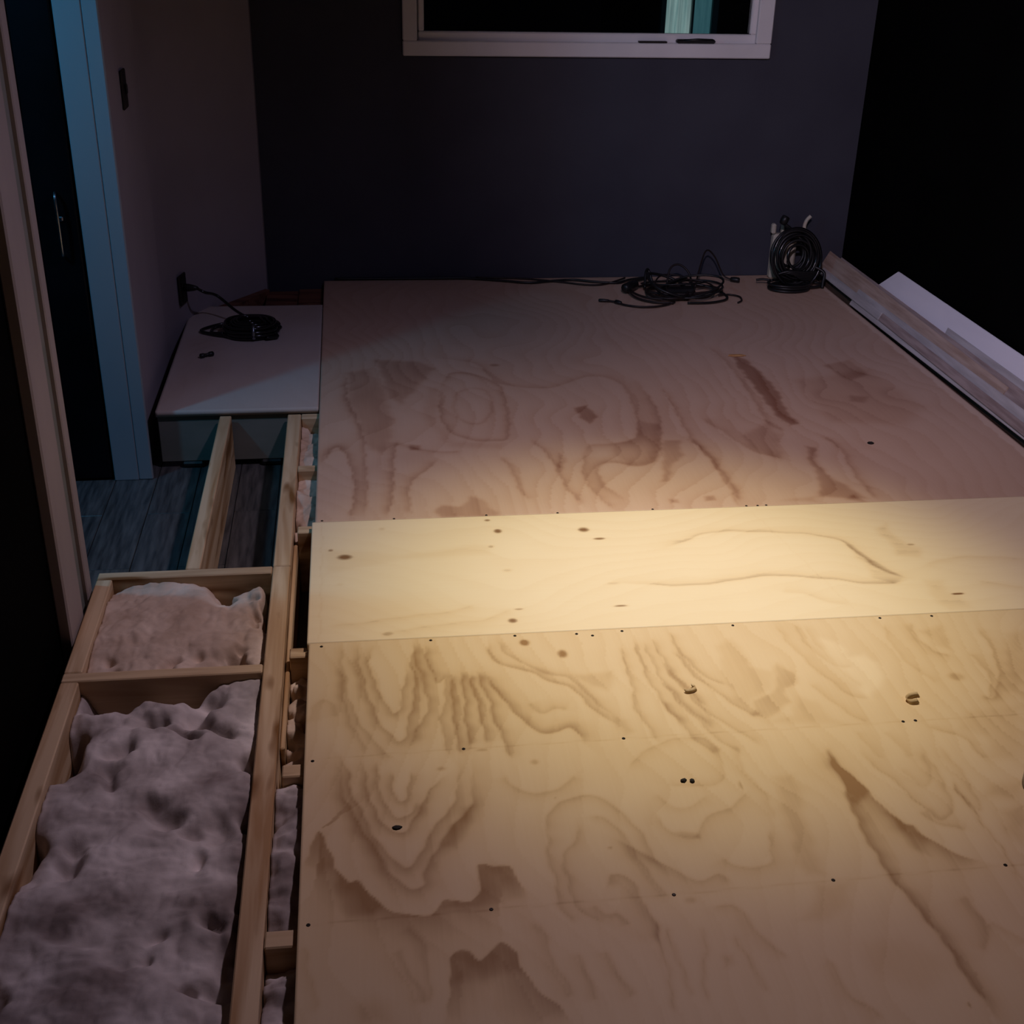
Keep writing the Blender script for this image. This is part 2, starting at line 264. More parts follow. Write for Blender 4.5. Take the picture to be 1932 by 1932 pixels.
# ------------------------------------------------------------------ traced veneer figure (mm on the platform): (strength, left width, right width, points)
GRAIN_LINES=[
(0.7,6,14,[106,2360,109,2281,118,2208,128,2139,145,2065,166,2013,183,1987,199,2010,209,2066,221,2130,228,2191,224,2270,234,2345]),
(0.7,6,14,[139,2346,131,2279,136,2221,152,2157,165,2102,180,2081,192,2106,198,2146,206,2193,211,2250]),
(0.55,6,14,[79,2262,82,2191,93,2109,115,2043,136,1992,157,1954,174,1939]),
(0.45,6,14,[71,2352,73,2262,74,2178,82,2097,100,2026,121,1958]),
(0.4,8,20,[7,2066,13,2123,36,2147,55,2119,59,2080]),
(0.65,14,6,[230,2338,233,2277,241,2218,249,2148,249,2094,239,2057,218,2021,208,1973]),
(0.6,14,6,[257,2335,260,2267,275,2187,293,2206,286,2124,274,2060,273,1997,282,1930]),
(0.75,12,6,[309,2212,300,2123,300,2057,299,1995,305,1940]),
(0.8,12,6,[326,2224,328,2154,324,2087,322,2023,322,1962]),
(0.8,12,6,[345,2208,348,2152,353,2085,355,2020,355,1965]),
(0.8,12,6,[362,2221,369,2164,378,2102,380,2050,386,2005,395,1955,398,1917]),
(0.85,16,6,[381,2205,398,2141,418,2085,436,2044,451,2011,467,1991,498,1994,526,2004,542,1984,554,1946]),
(0.7,12,6,[399,2338,396,2292,418,2245,452,2220,486,2203,514,2171,550,2147,563,2125,579,2083,602,2041,623,2007]),
(0.5,10,6,[417,2344,431,2289,464,2248,499,2209,529,2191,563,2174,590,2102,625,2039]),
(0.5,16,8,[455,2095,471,2067,489,2059,510,2073,536,2061]),
(0.6,10,6,[698,2295,687,2220,688,2148,677,2087,679,2034,688,1988,700,1938]),
(0.6,10,6,[727,2308,725,2224,726,2152,733,2096,742,2048,754,1989]),
(0.5,10,6,[748,2306,750,2222,755,2156,768,2106,790,2037,819,1970]),
(0.5,10,6,[772,2320,776,2242,782,2182,801,2110,829,2046]),
(0.5,10,6,[813,2338,822,2251,844,2175,884,2121]),
(0.55,10,6,[807,2260,824,2177,850,2117,890,2045,915,1997]),
(0.5,10,6,[770,2211,790,2123,812,2052,837,1998,872,1956,896,1911]),
(0.5,10,6,[753,2140,774,2063,797,1995,819,1936,845,1892]),
(0.5,10,6,[737,2073,754,2012,774,1941,799,1890]),
(0.4,9,5,[1069,2348,1078,2267,1094,2189,1118,2113,1141,2062,1176,2045]),
(0.35,9,5,[1111,2352,1115,2271,1133,2200,1164,2167,1189,2165]),
(0.3,9,5,[1135,2342,1142,2237,1156,2146,1176,2087]),
(0.4,9,5,[1067,2111,1094,2046,1114,1991,1143,1962]),
(0.35,9,5,[1327,2333,1312,2253,1313,2184,1329,2130,1344,2085]),
(0.5,6,14,[1389,2328,1383,2263,1394,2207,1426,2189]),
(0.5,14,6,[1540,2297,1536,2233,1517,2150,1486,2079,1444,2020,1422,2036]),
(0.5,12,6,[1476,2192,1477,2131,1466,2074,1432,2021]),
(0.35,9,5,[1104,1934,1112,1884,1126,1844]),
(0.35,9,5,[1161,1929,1173,1890,1183,1841]),
(0.5,9,5,[1261,1938,1284,1917,1314,1895,1324,1851,1327,1825]),
(0.75,7,16,[64,1963,82,1908,85,1862,99,1806,118,1751,128,1715,150,1668,169,1642,185,1631,199,1649,211,1677,234,1724,254,1753,274,1789,289,1837,296,1917]),
(0.7,5,12,[111,1941,116,1876,123,1820,133,1776,146,1749,166,1726,186,1724,202,1759,218,1799,242,1841,266,1873]),
(0.65,5,12,[137,1932,139,1874,145,1823,157,1779,174,1761,196,1775,208,1806]),
(0.65,5,12,[165,1900,167,1843,176,1809,190,1813,198,1851,202,1896]),
(0.7,6,18,[67,1910,74,1835,91,1780,111,1732,124,1695,137,1665,155,1620,176,1586,192,1580,209,1592,214,1619,230,1660,253,1702,273,1731,293,1760,312,1801,322,1914]),
(0.85,3,45,[5,1654,14,1692,33,1742,44,1703,57,1654,64,1639,83,1607,98,1610,115,1579,136,1550,158,1530,183,1524,220,1520,238,1548,257,1546,286,1543,302,1573,305,1624,318,1630,333,1621,360,1618,363,1594,373,1566,378,1534]),
(0.85,3,40,[225,1300,237,1377,247,1430,269,1434,289,1414,309,1436,326,1448,345,1424,348,1400,356,1368,372,1340,398,1315,411,1285]),
(0.4,8,10,[161,1451,171,1411,184,1379,196,1337]),
(0.4,6,12,[175,1499,200,1455,205,1407,202,1336]),
(0.4,6,10,[12,1475,19,1426,29,1387,31,1343]),
(0.5,6,12,[380,1868,394,1832,427,1806,471,1813,496,1833,515,1854]),
(0.55,6,12,[433,1684,440,1724,464,1770,496,1788,526,1791,558,1771,581,1742,597,1698,609,1656,614,1617,626,1568]),
(0.55,12,6,[435,1694,429,1635,432,1587,431,1520,446,1475]),
(0.5,10,6,[495,1719,485,1679,466,1651,455,1623,452,1585,456,1530,472,1494,494,1474]),
(0.5,6,12,[522,1732,549,1724,564,1691,578,1660,589,1600,602,1552,623,1513]),
(0.6,5,20,[515,1551,527,1578,550,1575,567,1546,572,1505,578,1462,581,1420]),
(0.5,8,14,[388,1490,397,1443,401,1406,412,1362,424,1327]),
(0.5,8,10,[445,1414,448,1362,458,1316]),
(0.55,8,10,[492,1417,493,1377,505,1345,518,1321]),
(0.5,8,10,[489,1518,503,1491,522,1489,533,1462]),
(0.95,14,8,[1026,1882,1024,1834,1025,1787,1018,1742,1009,1694,1008,1646,1008,1601,1008,1556,1012,1532,1020,1485,1028,1440,1038,1404,1040,1358,1045,1298,1048,1260,1057,1210]),
(0.85,4,26,[1026,1882,1033,1827,1048,1785,1059,1755,1069,1704,1079,1676,1089,1654,1104,1647,1114,1620,1131,1593,1155,1566,1182,1549]),
(0.5,10,5,[1091,1876,1104,1808,1125,1766,1143,1702,1163,1662,1196,1686,1210,1723,1216,1797,1220,1876]),
(0.35,10,5,[1146,1816,1159,1774,1178,1755,1203,1799,1216,1858]),
(0.5,6,12,[1198,1627,1178,1640,1151,1653,1129,1687]),
(0.45,6,10,[1258,1873,1262,1811,1262,1752,1254,1697,1243,1681,1233,1715,1233,1766]),
(0.6,6,6,[1233,1766,1232,1699,1236,1644,1237,1593,1236,1548,1238,1495]),
(0.5,5,12,[643,1730,648,1693,664,1670,701,1662,721,1696,752,1719,794,1737,827,1772]),
(0.4,5,10,[655,1783,676,1748,710,1739,751,1768]),
(0.55,5,14,[552,1671,609,1616,630,1590,655,1564,682,1552,712,1563,735,1537]),
(0.5,5,14,[731,1604,745,1583,778,1575,811,1581,825,1609,839,1668]),
(0.4,5,10,[807,1916,805,1867,801,1826,771,1800,726,1799,683,1809]),
(0.4,5,10,[849,1912,843,1864,848,1804,863,1757,857,1693]),
(0.4,5,10,[620,1861,653,1906,698,1933,744,1947,795,1942,804,1892]),
(0.5,6,12,[678,1489,718,1489,734,1453,744,1422,761,1395,772,1370]),
(0.5,8,8,[579,1473,579,1418,576,1367,574,1321,569,1285]),
(0.45,8,8,[595,1458,597,1413,598,1365,605,1310]),
(0.45,8,8,[703,1426,709,1373,716,1333,725,1305]),
(0.45,8,8,[651,1448,653,1407,629,1354,626,1297]),
(0.5,8,14,[1113,1471,1120,1435,1123,1400,1090,1345]),
(0.4,6,12,[1136,1411,1154,1388,1168,1361]),
(0.5,6,10,[832,1360,842,1335,843,1297,851,1277,864,1265,878,1238]),
(0.55,6,16,[90,4110,92,3876,120,3693,141,3510,143,3316,145,3150,134,2988]),
(0.7,20,6,[18,3352,56,3459,84,3415,105,3279,111,3153,102,3035,94,2991]),
(0.7,6,22,[248,3488,231,3404,221,3232,214,3109,196,2983]),
(0.6,6,24,[358,3339,296,3239,266,3178,259,3081,262,2988]),
(0.6,18,8,[413,3942,395,3771,396,3627,424,3533,472,3486,540,3473,582,3492,605,3627,615,3789,612,3946,569,4023,509,4083,449,4068,413,3942]),
(0.45,30,8,[416,4245,551,4177,599,4002,657,3943,782,3917,930,4018,1005,3994,1039,3900,1035,3760,1022,3614,983,3463,910,3424,832,3416,797,3347]),
(0.6,8,30,[1093,3970,1104,3756,1091,3593,1048,3414,1002,3291,937,3255,882,3286,840,3276,817,3211,821,3122,857,3033]),
(0.5,16,8,[548,3352,568,3243,572,3141,587,3055]),
(0.6,18,8,[655,3472,687,3370,700,3273,705,3169,714,3093,736,3008]),
(0.5,18,8,[803,3347,775,3228,780,3100,814,2978]),
(0.5,10,16,[248,3473,286,3442,362,3401,430,3403]),
(0.4,14,14,[502,3936,562,3896,566,3759,528,3633,473,3621,439,3719,458,3868,502,3936]),
(0.6,16,8,[1169,3888,1166,3714,1157,3507,1164,3373,1174,3260,1173,3154,1175,3065,1163,2969]),
(0.6,14,8,[1140,3463,1176,3329,1180,3219,1187,3089,1181,3003]),
(0.5,30,8,[1228,3611,1271,3499,1300,3392,1329,3332,1392,3271]),
(0.5,20,10,[1442,4305,1465,4157,1464,3942,1452,3728,1439,3564,1462,3485]),
(0.6,20,10,[1573,3431,1600,3340,1582,3215,1571,3097,1572,2972]),
(0.4,8,10,[37,2434,122,2442,208,2459,295,2468,349,2480,386,2499]),
(0.4,8,14,[184,2396,270,2413,335,2423,387,2427,424,2444,471,2470]),
(0.55,14,8,[896,2740,965,2776,1046,2817,1143,2815,1217,2803,1304,2785,1375,2742,1398,2667,1414,2606,1441,2565,1468,2534]),
(0.6,6,14,[1464,2525,1409,2511,1341,2521,1278,2545,1210,2561,1143,2576,1069,2568,968,2549,873,2548,740,2578]),
(0.4,8,12,[1544,2595,1634,2627,1710,2626,1819,2606]),
(0.4,8,12,[1646,2504,1744,2463]),
(0.4,14,8,[1137,2498,1189,2484,1222,2445,1279,2423])]
GRAIN_PATCHES=[
(0.5,12,[577,2187,657,2194,648,2152,627,2126,598,2143]),
(0.5,10,[624,2033,645,2018,654,1979,633,1963,620,1995]),
(0.55,8,[1024,2195,1049,2156,1043,2113,1008,2096,1008,2047,939,1994,912,2010,935,2061,980,2084]),
(0.35,12,[910,2274,957,2301,960,2254,965,2186,1004,2160,974,2092,933,2068,908,2037,890,2128]),
(-0.5,14,[1231,2206,1249,2174,1247,2138,1226,2096,1180,2045,1169,2102,1152,2146,1144,2230,1159,2283,1187,2265,1194,2202]),
(0.45,14,[1401,2293,1465,2312,1436,2211,1413,2228]),
(0.5,20,[1591,2260,1644,2272,1506,2007,1489,2044]),
(0.4,20,[1362,1981,1483,1989,1406,1817,1342,1823,1367,1890,1328,1925]),
(0.4,16,[935,1982,1094,1960,1070,1982,1060,2043,1035,2065,989,2003]),
(0.5,14,[288,1782,309,1785,300,1723,275,1675,252,1682,265,1716]),
(0.35,14,[305,1624,318,1630,360,1618,363,1594,370,1548,336,1534,291,1530,237,1535,257,1546,286,1543,302,1573]),
(0.45,12,[61,1634,83,1607,98,1610,121,1574,136,1550,123,1530,76,1526,64,1579]),
(0.3,12,[17,1696,33,1742,56,1654,25,1629,11,1658]),
(0.4,16,[247,1430,269,1434,289,1414,326,1448,345,1424,349,1388,319,1387,288,1375,246,1380]),
(0.5,20,[98,1347,119,1359,139,1343,149,1308,95,1314]),
(0.5,10,[1026,1882,1033,1827,1048,1785,1059,1755,1030,1719,1019,1731,1025,1787,1024,1834]),
(0.5,14,[1073,1687,1101,1647,1112,1615,1103,1571,1086,1588,1072,1624]),
(0.5,14,[896,1811,935,1813,931,1767,914,1687,905,1611,899,1544,865,1547,864,1615,875,1691,880,1750]),
(0.5,18,[1295,1749,1372,1753,1344,1699,1279,1716]),
(0.55,14,[1284,1672,1336,1683,1284,1583,1263,1616]),
(0.6,6,[665,1675,677,1679,707,1671,703,1656,673,1664]),
(0.45,14,[874,1523,928,1522,907,1465,861,1440,824,1448,857,1475]),
(0.3,24,[899,1385,973,1390,1021,1352,1026,1320,958,1281,898,1325]),
(0.5,8,[669,1385,688,1385,686,1367,668,1361]),
(0.55,20,[100,4109,172,4143,212,3955,230,3783,239,3685,226,3504,195,3407,156,3437,141,3539,120,3693,98,3825]),
(0.6,18,[194,4239,353,4209,401,4128,339,3965,268,3797,234,3867]),
(0.8,8,[833,3724,881,3746,895,3639,864,3586,837,3643]),
(0.3,20,[363,3945,401,3943,373,3644,424,3475,566,3450,555,3408,398,3434,334,3678]),
(0.35,14,[1024,3598,1083,3562,1029,3358,993,3278,926,3256,913,3297,887,3341,910,3424,983,3463]),
(0.5,10,[726,3367,739,3324,715,3232,705,3273]),
(0.6,10,[323,2995,346,3039,401,3023,401,2966,340,2960]),
(0.5,10,[401,3023,428,3091,462,3065,494,2981,491,2953,401,2960]),
(0.7,8,[275,3464,309,3454,307,3419,279,3421]),
(0.95,10,[1510,4216,1548,4152,1561,3993,1562,3826,1532,3655,1538,3542,1502,3528,1486,3593,1488,3760,1495,3978,1496,4095]),
(0.7,12,[1500,3362,1524,3346,1491,3236,1491,3155,1511,3089,1550,2986,1486,2991,1415,3009,1458,3145,1472,3265]),
(0.6,12,[1062,3439,1115,3435,1098,3321,1044,3243,1008,3141,992,3142]),
(0.5,12,[1812,4074,1932,4128,1940,3968,1851,3917]),
(0.4,12,[1797,3774,1855,3753,1822,3703,1783,3723]),
(0.4,12,[1300,2994,1347,3002,1404,3010,1392,2975]),
(0.4,40,[1650,3930,1963,4025,2013,3656,1881,3501,1647,3550]),
(0.6,10,[1483,2985,1522,3013,1533,2957]),
(0.7,8,[1085,3035,1118,3039,1115,3009,1087,3005]),
(0.6,8,[983,3025,1011,3023,1006,3000,985,3001]),
(0.5,20,[1317,3450,1333,3346,1387,3258,1441,3456,1439,3564]),
(0.3,14,[34,2803,152,2783,221,2757,416,2802,462,2788,448,2748,220,2738,35,2677]),
(0.4,10,[1380,2741,1407,2677,1434,2594,1468,2534,1428,2509,1387,2541,1388,2628]),
(0.5,12,[1495,2796,1536,2832,1532,2783,1542,2707,1577,2683,1556,2634,1496,2649,1502,2710]),
(0.4,14,[1511,2521,1558,2517,1538,2463,1568,2433,1571,2380,1508,2376,1501,2412,1493,2448])]
GRAIN_KNOTS=[
(0.8,81,2760,19,14),
(0.7,46,2800,7,7),
(1,482,2870,12,13),
(0.95,710,2860,16,15),
(0.95,465,2420,12,11),
(0.9,461,2935,9,7),
(0.5,455,2786,8,8),
(0.4,481,2658,13,8),
(0.35,732,2571,19,7),
(0.55,176,2389,14,9),
(0.3,69,2623,9,7),
(0.4,179,2908,9,9),
(1.1,480,2326,12,13),
(1.1,558,2273,11,17),
(0.9,742,2806,17,7),
(1,729,2464,19,4),
(0.7,486,2470,12,4),
(1.2,1565,2448,17,5),
(0.6,1556,2706,11,6),
(0.5,1400,2105,19,16),
(0.5,344,1947,12,5),
(0.5,442,1900,9,9),
(0.5,541,1648,5,4),
(0.6,822,1792,4,14),
(0.4,651,1509,11,8),
(0.5,261,1897,10,7),
(0.4,466,1790,3,3),
(0.6,619,4153,18,14),
(0.7,1020,1250,3,6)]
# ------------------------------------------------------------------ the setting
def struct(name, mb, mat, smooth=False): return setp(link(name, mb, mat, None, smooth), kind='structure')
WX = -.555                                          # room face of the left wall
DR0, DR1 = 2.708, 3.71                              # doorway in the left wall (along y)
floor = struct('floor', MB().box((-2.2, -.6, -.06), (2.5, 5.45, -.006)), M['subfloor'])
x = -1.56; k = 0
while x < -.02:                                     # vinyl planks seen between the joists and through the doorway
    for y0, y1 in ((2.30, 3.12), (3.12, 4.34)) if k % 2 else ((2.30, 3.46), (3.46, 4.34)):
        if x > -.62 and y1 > 3.9: y1 = 3.9
        link('floor_plank', MB().box((x+.001, y0+.001, -.006), (x+.129, y1-.001, 0), .0012), M['plank'] if (k+int(y0*3)) % 2 else M['plank2'], floor)
    x += .13; k += 1
wb = MB(); BY = 5.272
wb.box((-.95, BY, 0), (.42, BY+.12, 2.5)).box((1.825, BY, 0), (2.55, BY+.12, 2.5)).box((.42, BY, 0), (1.825, BY+.12, 1.165)).box((.42, BY, 2.22), (1.825, BY+.12, 2.5))
struct('wall_back', wb, M['slate'])
wl = MB(); wl.box((WX-.10, DR1+.02, 0), (WX, 4.42, 2.5)).box((WX-.10, DR0-.02, 2.06), (WX, DR1+.02, 2.5))
struct('wall_left', wl, M['mauve'])
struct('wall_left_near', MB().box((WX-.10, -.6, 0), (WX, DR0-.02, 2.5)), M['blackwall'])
# the left wall turns through a rounded corner into a short angled wall
B = Vector((-.235, 5.205)); q0, q1, q2 = Vector((WX, 4.42)), Vector((WX, 4.775)), Vector((-.405, 4.975))
bez = lambda t: q0*(1-t)**2+q1*2*t*(1-t)+q2*t*t
btan = lambda t: ((q1-q0)*(1-t)+(q2-q1)*t).normalized()
dd = (B-q2).normalized()
arc = [bez(i/20) for i in range(21)]+[B]; dg = MB(); n = len(arc)
dg.add([(p.x, p.y, 0) for p in arc]+[(p.x, p.y, 2.5) for p in arc], [(i, i+1, n+i+1, n+i) for i in range(n-1)])
q = arc+[Vector((B.x, BY+.02)), Vector((WX-.1, BY+.02)), Vector((WX-.1, 4.42))]; m = len(q)
dg.add([(p.x, p.y, 0) for p in q]+[(p.x, p.y, 2.5) for p in q], [(i, (i+1) % m, m+(i+1) % m, m+i) for i in range(n-1, m)]+[tuple(m+i for i in range(m)), tuple(range(m-1, -1, -1))])
wc_o = struct('wall_corner', dg, M['mauve'])
for i in range(n-1): wc_o.data.polygons[i].use_smooth = True
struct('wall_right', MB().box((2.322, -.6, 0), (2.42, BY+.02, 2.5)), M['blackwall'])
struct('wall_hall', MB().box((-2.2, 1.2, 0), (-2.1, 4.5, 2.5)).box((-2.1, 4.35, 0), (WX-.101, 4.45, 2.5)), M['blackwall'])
ceil = struct('ceiling', MB().box((-2.2, -.6, 2.5), (2.5, BY+.1, 2.56)), M['mauve'])
# door lining of the left doorway
jm = thing('door_frame', (-.585, DR1, 0), None, None); setp(jm, kind='structure')
jm.name = 'trim_1'; WORLD['trim_1'] = (-.585, DR1, 0)
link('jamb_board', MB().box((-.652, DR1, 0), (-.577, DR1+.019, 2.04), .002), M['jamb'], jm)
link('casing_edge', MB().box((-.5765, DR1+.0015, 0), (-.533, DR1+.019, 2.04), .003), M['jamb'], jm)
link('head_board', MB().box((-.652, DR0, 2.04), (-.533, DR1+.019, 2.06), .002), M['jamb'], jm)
nc = bpy.data.objects.new('trim_2', None); COL.objects.link(nc); nc.location = (-.54, 2.57, 0); WORLD['trim_2'] = (-.54, 2.57, 0); setp(nc, kind='structure')
link('casing_board', MB().box((WX, 2.452, 0), (-.527, 2.582, 2.14), .004), M['casing'], nc)
link('casing_groove', MB().box((WX, 2.582, 0), (-.541, 2.662, 2.14)), M['riser'], nc)  # greyer than the boards, putting the groove's shade into its colour
link('casing_board', MB().box((WX, 2.662, 0), (-.530, DR0, 2.14), .003), M['casing'], nc)
# black door leaf, opened at a right angle into the hall
dr = bpy.data.objects.new('door_1', None); COL.objects.link(dr); dr.location = (-1.05, 3.68, 0); WORLD['door_1'] = (-1.05, 3.68, 0); setp(dr, kind='structure')
link('door_leaf', MB().box((-1.46, 3.712, .008), (-.660, 3.750, 2.03), .004), M['blackdoor'], dr)
for z0, z1 in ((.20, .95), (1.12, 1.92)):
    link('door_panel', MB().box((-1.34, 3.7025, z0), (-.775, 3.7115, z1), .008), M['blackdoor'], dr)
hd = link('door_handle', MB().tube(crom([(-.712,3.709,.73),(-.710,3.689,.74),(-.709,3.685,.79),(-.709,3.685,.85),(-.710,3.689,.905),(-.712,3.709,.915)], 5), .0045, 8), M['chrome'], dr, True)
link('handle_rose', MB().box((-.720, 3.704, .832), (-.699, 3.7115, .846), .003), M['chrome'], hd)
# window
wn = bpy.data.objects.new('window_1', None); COL.objects.link(wn); wn.location = (1.12, BY, 1.12); WORLD['window_1'] = (1.12, BY, 1.12); setp(wn, kind='structure')
CW = .026
link('window_casing', MB().box((.358, BY-CW, 1.123), (1.877, BY, 1.180), .004), M['white'], wn)
link('window_casing', MB().box((.358, BY-CW, 1.1805), (.416, BY, 2.21), .004), M['white'], wn)
link('window_casing', MB().box((1.812, BY-CW, 1.1805), (1.877, BY, 2.21), .004), M['white'], wn)
link('window_casing', MB().box((.358, BY-CW, 2.211), (1.877, BY, 2.27), .004), M['white'], wn)
link('window_sash', MB().box((.4205, BY+.004, 1.1655), (1.8245, BY+.05, 1.213), .005).box((.4205, BY+.004, 1.2135), (.445, BY+.05, 2.19), .005).box((1.792, BY+.004, 1.2135), (1.8245, BY+.05, 2.19), .005).box((.4205, BY+.004, 2.1905), (1.8245, BY+.05, 2.2195), .005), M['white'], wn)
link('window_pane', MB().box((.4455, BY+.024, 1.2135), (1.7915, BY+.030, 2.19)), M['glass'], wn)
lt = link('window_latch', MB().box((1.475, BY-.034, 1.1805), (1.638, BY-.002, 1.196), .006), M['rubber'], wn)
link('latch_lever', MB().tube([(1.50, BY-.036, 1.192), (1.56, BY-.043, 1.197), (1.622, BY-.040, 1.195)], .005, 8), M['rubber'], lt, True)
link('weep_slot', MB().box((1.318, BY-.029, 1.1805), (1.436, BY-.004, 1.1875), .002), M['plate'], wn)
# night outside the window; dark wall added so the glass reads black
struct('ground', MB().box((-3, BY+.4, -.12), (7, 11, -.06)), M['outdark'])
struct('wall_outside', MB().box((-3, 7.62, -.06), (7, 7.8, 4)), M['outdark'])
nd = thing('glass_door', (2.14, 7.56, -.06), 'narrow teal-lit glass door with a pale curtain, seen outside through the window', 'door')  # glowing stand-in added behind the window for the teal gleam in the glass
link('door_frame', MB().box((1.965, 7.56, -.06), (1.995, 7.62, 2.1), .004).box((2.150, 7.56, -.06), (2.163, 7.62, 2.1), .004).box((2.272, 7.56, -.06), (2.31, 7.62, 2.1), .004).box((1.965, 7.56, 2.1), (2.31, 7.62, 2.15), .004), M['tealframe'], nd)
cm = MB(); NX = 28
for i in range(NX+1):
    t = i/NX; xx = 1.996+t*.153; yy = 7.598+.010*math.sin(t*19)+.004*math.sin(t*43)
    cm.v += [(xx, yy, -.02), (xx+.01*math.sin(t*9), yy, 2.09), (xx+.01*math.sin(t*9), yy+.006, 2.09), (xx, yy+.006, -.02)]
for i in range(NX):
    a, b = i*4, i*4+4
    for j in range(4): cm.f.append((a+j, b+j, b+(j+1) % 4, a+(j+1) % 4))
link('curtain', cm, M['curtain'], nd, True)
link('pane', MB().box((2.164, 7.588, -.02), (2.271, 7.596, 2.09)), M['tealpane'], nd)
# downlight housing in the ceiling
for lx, ly in ((LAMP[0], LAMP[1]), (WASH[0], WASH[1])):
    rg = MB(); n = 28
    for r, z in ((.075, 2.4995), (.075, 2.488), (.055, 2.484), (.050, 2.499)):
        for k in range(n): rg.v.append((lx+r*math.cos(2*math.pi*k/n), ly+r*math.sin(2*math.pi*k/n), z))
    for i in range(3):
        for k in range(n): rg.f.append((i*n+k, i*n+(k+1) % n, (i+1)*n+(k+1) % n, (i+1)*n+k))
    link('downlight_ring', rg, M['white'], ceil, True)
    link('downlight_lens', MB().lathe([(.049, 2.489), (.049, 2.497)], (lx, ly, 0), 24), M['white'], ceil)
# ------------------------------------------------------------------ plywood sheets
GRID = {}
def seg_field(gx, gy, val, pts, amp, wl, wr):
    P = np.array(pts, float).reshape(-1, 2)
    # smooth the traced line
    Q = [P[0]]
    for i in range(len(P)-1):
        a, b, c, d = P[max(i-1,0)], P[i], P[i+1], P[min(i+2,len(P)-1)]
        for t in (.25, .5, .75, 1.0): Q.append(.5*((2*b)+(c-a)*t+(2*a-5*b+4*c-d)*t*t+(3*b-a-3*c+d)*t**3))
    P = np.array(Q); mg = 3.0*max(wl, wr)+6
    x0, x1 = P[:,0].min()-mg, P[:,0].max()+mg; y0, y1 = P[:,1].min()-mg, P[:,1].max()+mg
    ix = np.where((gx >= x0) & (gx <= x1))[0]; iy = np.where((gy >= y0) & (gy <= y1))[0]
    if len(ix) == 0 or len(iy) == 0: return
    sx, sy = slice(ix[0], ix[-1]+1), slice(iy[0], iy[-1]+1)
    X, Yg = np.meshgrid(gx[sx], gy[sy]); best = np.full(X.shape, 1e9); sd = np.zeros(X.shape); al = np.zeros(X.shape)
    # slight waviness so the drawn rings look grown
    X = X+2.2*np.sin(Yg/17.0)+1.4*np.sin(Yg/7.3+X/31.0); Yg = Yg+1.6*np.sin(X/15.0)
    m = len(P)-1
    for i in range(m):
        a, b = P[i], P[i+1]; d = b-a; l2 = d@d
        if l2 < 1e-6: continue
        t = np.clip(((X-a[0])*d[0]+(Yg-a[1])*d[1])/l2, 0, 1)
        ex, ey = X-a[0]-t*d[0], Yg-a[1]-t*d[1]; D = np.hypot(ex, ey); cr_ = d[0]*(Yg-a[1])-d[1]*(X-a[0])
        u = D < best; best = np.where(u, D, best); sd = np.where(u, cr_, sd); al = np.where(u, (i+t)/m, al)
    wd = np.where(sd > 0, wl, wr)
    fade = np.clip(np.minimum(al, 1-al)*9+.25, 0, 1)
    v = amp*fade*np.exp(-(best/wd)**1.25)
    val[sy, sx] += v*(1-.45*np.clip(val[sy, sx], 0, 1))
def poly_field(gx, gy, val, pts, amp, soft):
    P = np.array(pts, float).reshape(-1, 2); mg = soft*2+4
    ix = np.where((gx >= P[:,0].min()-mg) & (gx <= P[:,0].max()+mg))[0]; iy = np.where((gy >= P[:,1].min()-mg) & (gy <= P[:,1].max()+mg))[0]
    if len(ix) == 0 or len(iy) == 0: return
    sx, sy = slice(ix[0], ix[-1]+1), slice(iy[0], iy[-1]+1); X, Yg = np.meshgrid(gx[sx], gy[sy])
    X = X+3*np.sin(Yg/19.0)+2*np.sin(Yg/8.0+X/23.0)
    best = np.full(X.shape, 1e9); ins = np.zeros(X.shape, bool); m = len(P)
    for i in range(m):
        a, b = P[i], P[(i+1) % m]; d = b-a; l2 = max(d@d, 1e-6)
        t = np.clip(((X-a[0])*d[0]+(Yg-a[1])*d[1])/l2, 0, 1); best = np.minimum(best, np.hypot(X-a[0]-t*d[0], Yg-a[1]-t*d[1]))
        c = ((a[1] > Yg) != (b[1] > Yg))
        with np.errstate(all='ignore'): xi = (b[0]-a[0])*(Yg-a[1])/((b[1]-a[1]) if abs(b[1]-a[1]) > 1e-6 else 1e-6)+a[0]
        ins ^= c & (X < xi)
    sdv = np.where(ins, best, -best); v = amp/(1+np.exp(-sdv/(soft*.42)))
    val[sy, sx] += v
def vnoise(X, Y, sc, seed):
    r = np.random.default_rng(seed).random((64, 64)); x = X/sc; y = Y/sc
    xi = np.floor(x).astype(int); yi = np.floor(y).astype(int); fx = x-xi; fy = y-yi; fx = fx*fx*(3-2*fx); fy = fy*fy*(3-2*fy)
    g = lambda a, b: r[a % 64, b % 64]
    return (g(xi, yi)*(1-fx)+g(xi+1, yi)*fx)*(1-fy)+(g(xi, yi+1)*(1-fx)+g(xi+1, yi+1)*fx)*fy
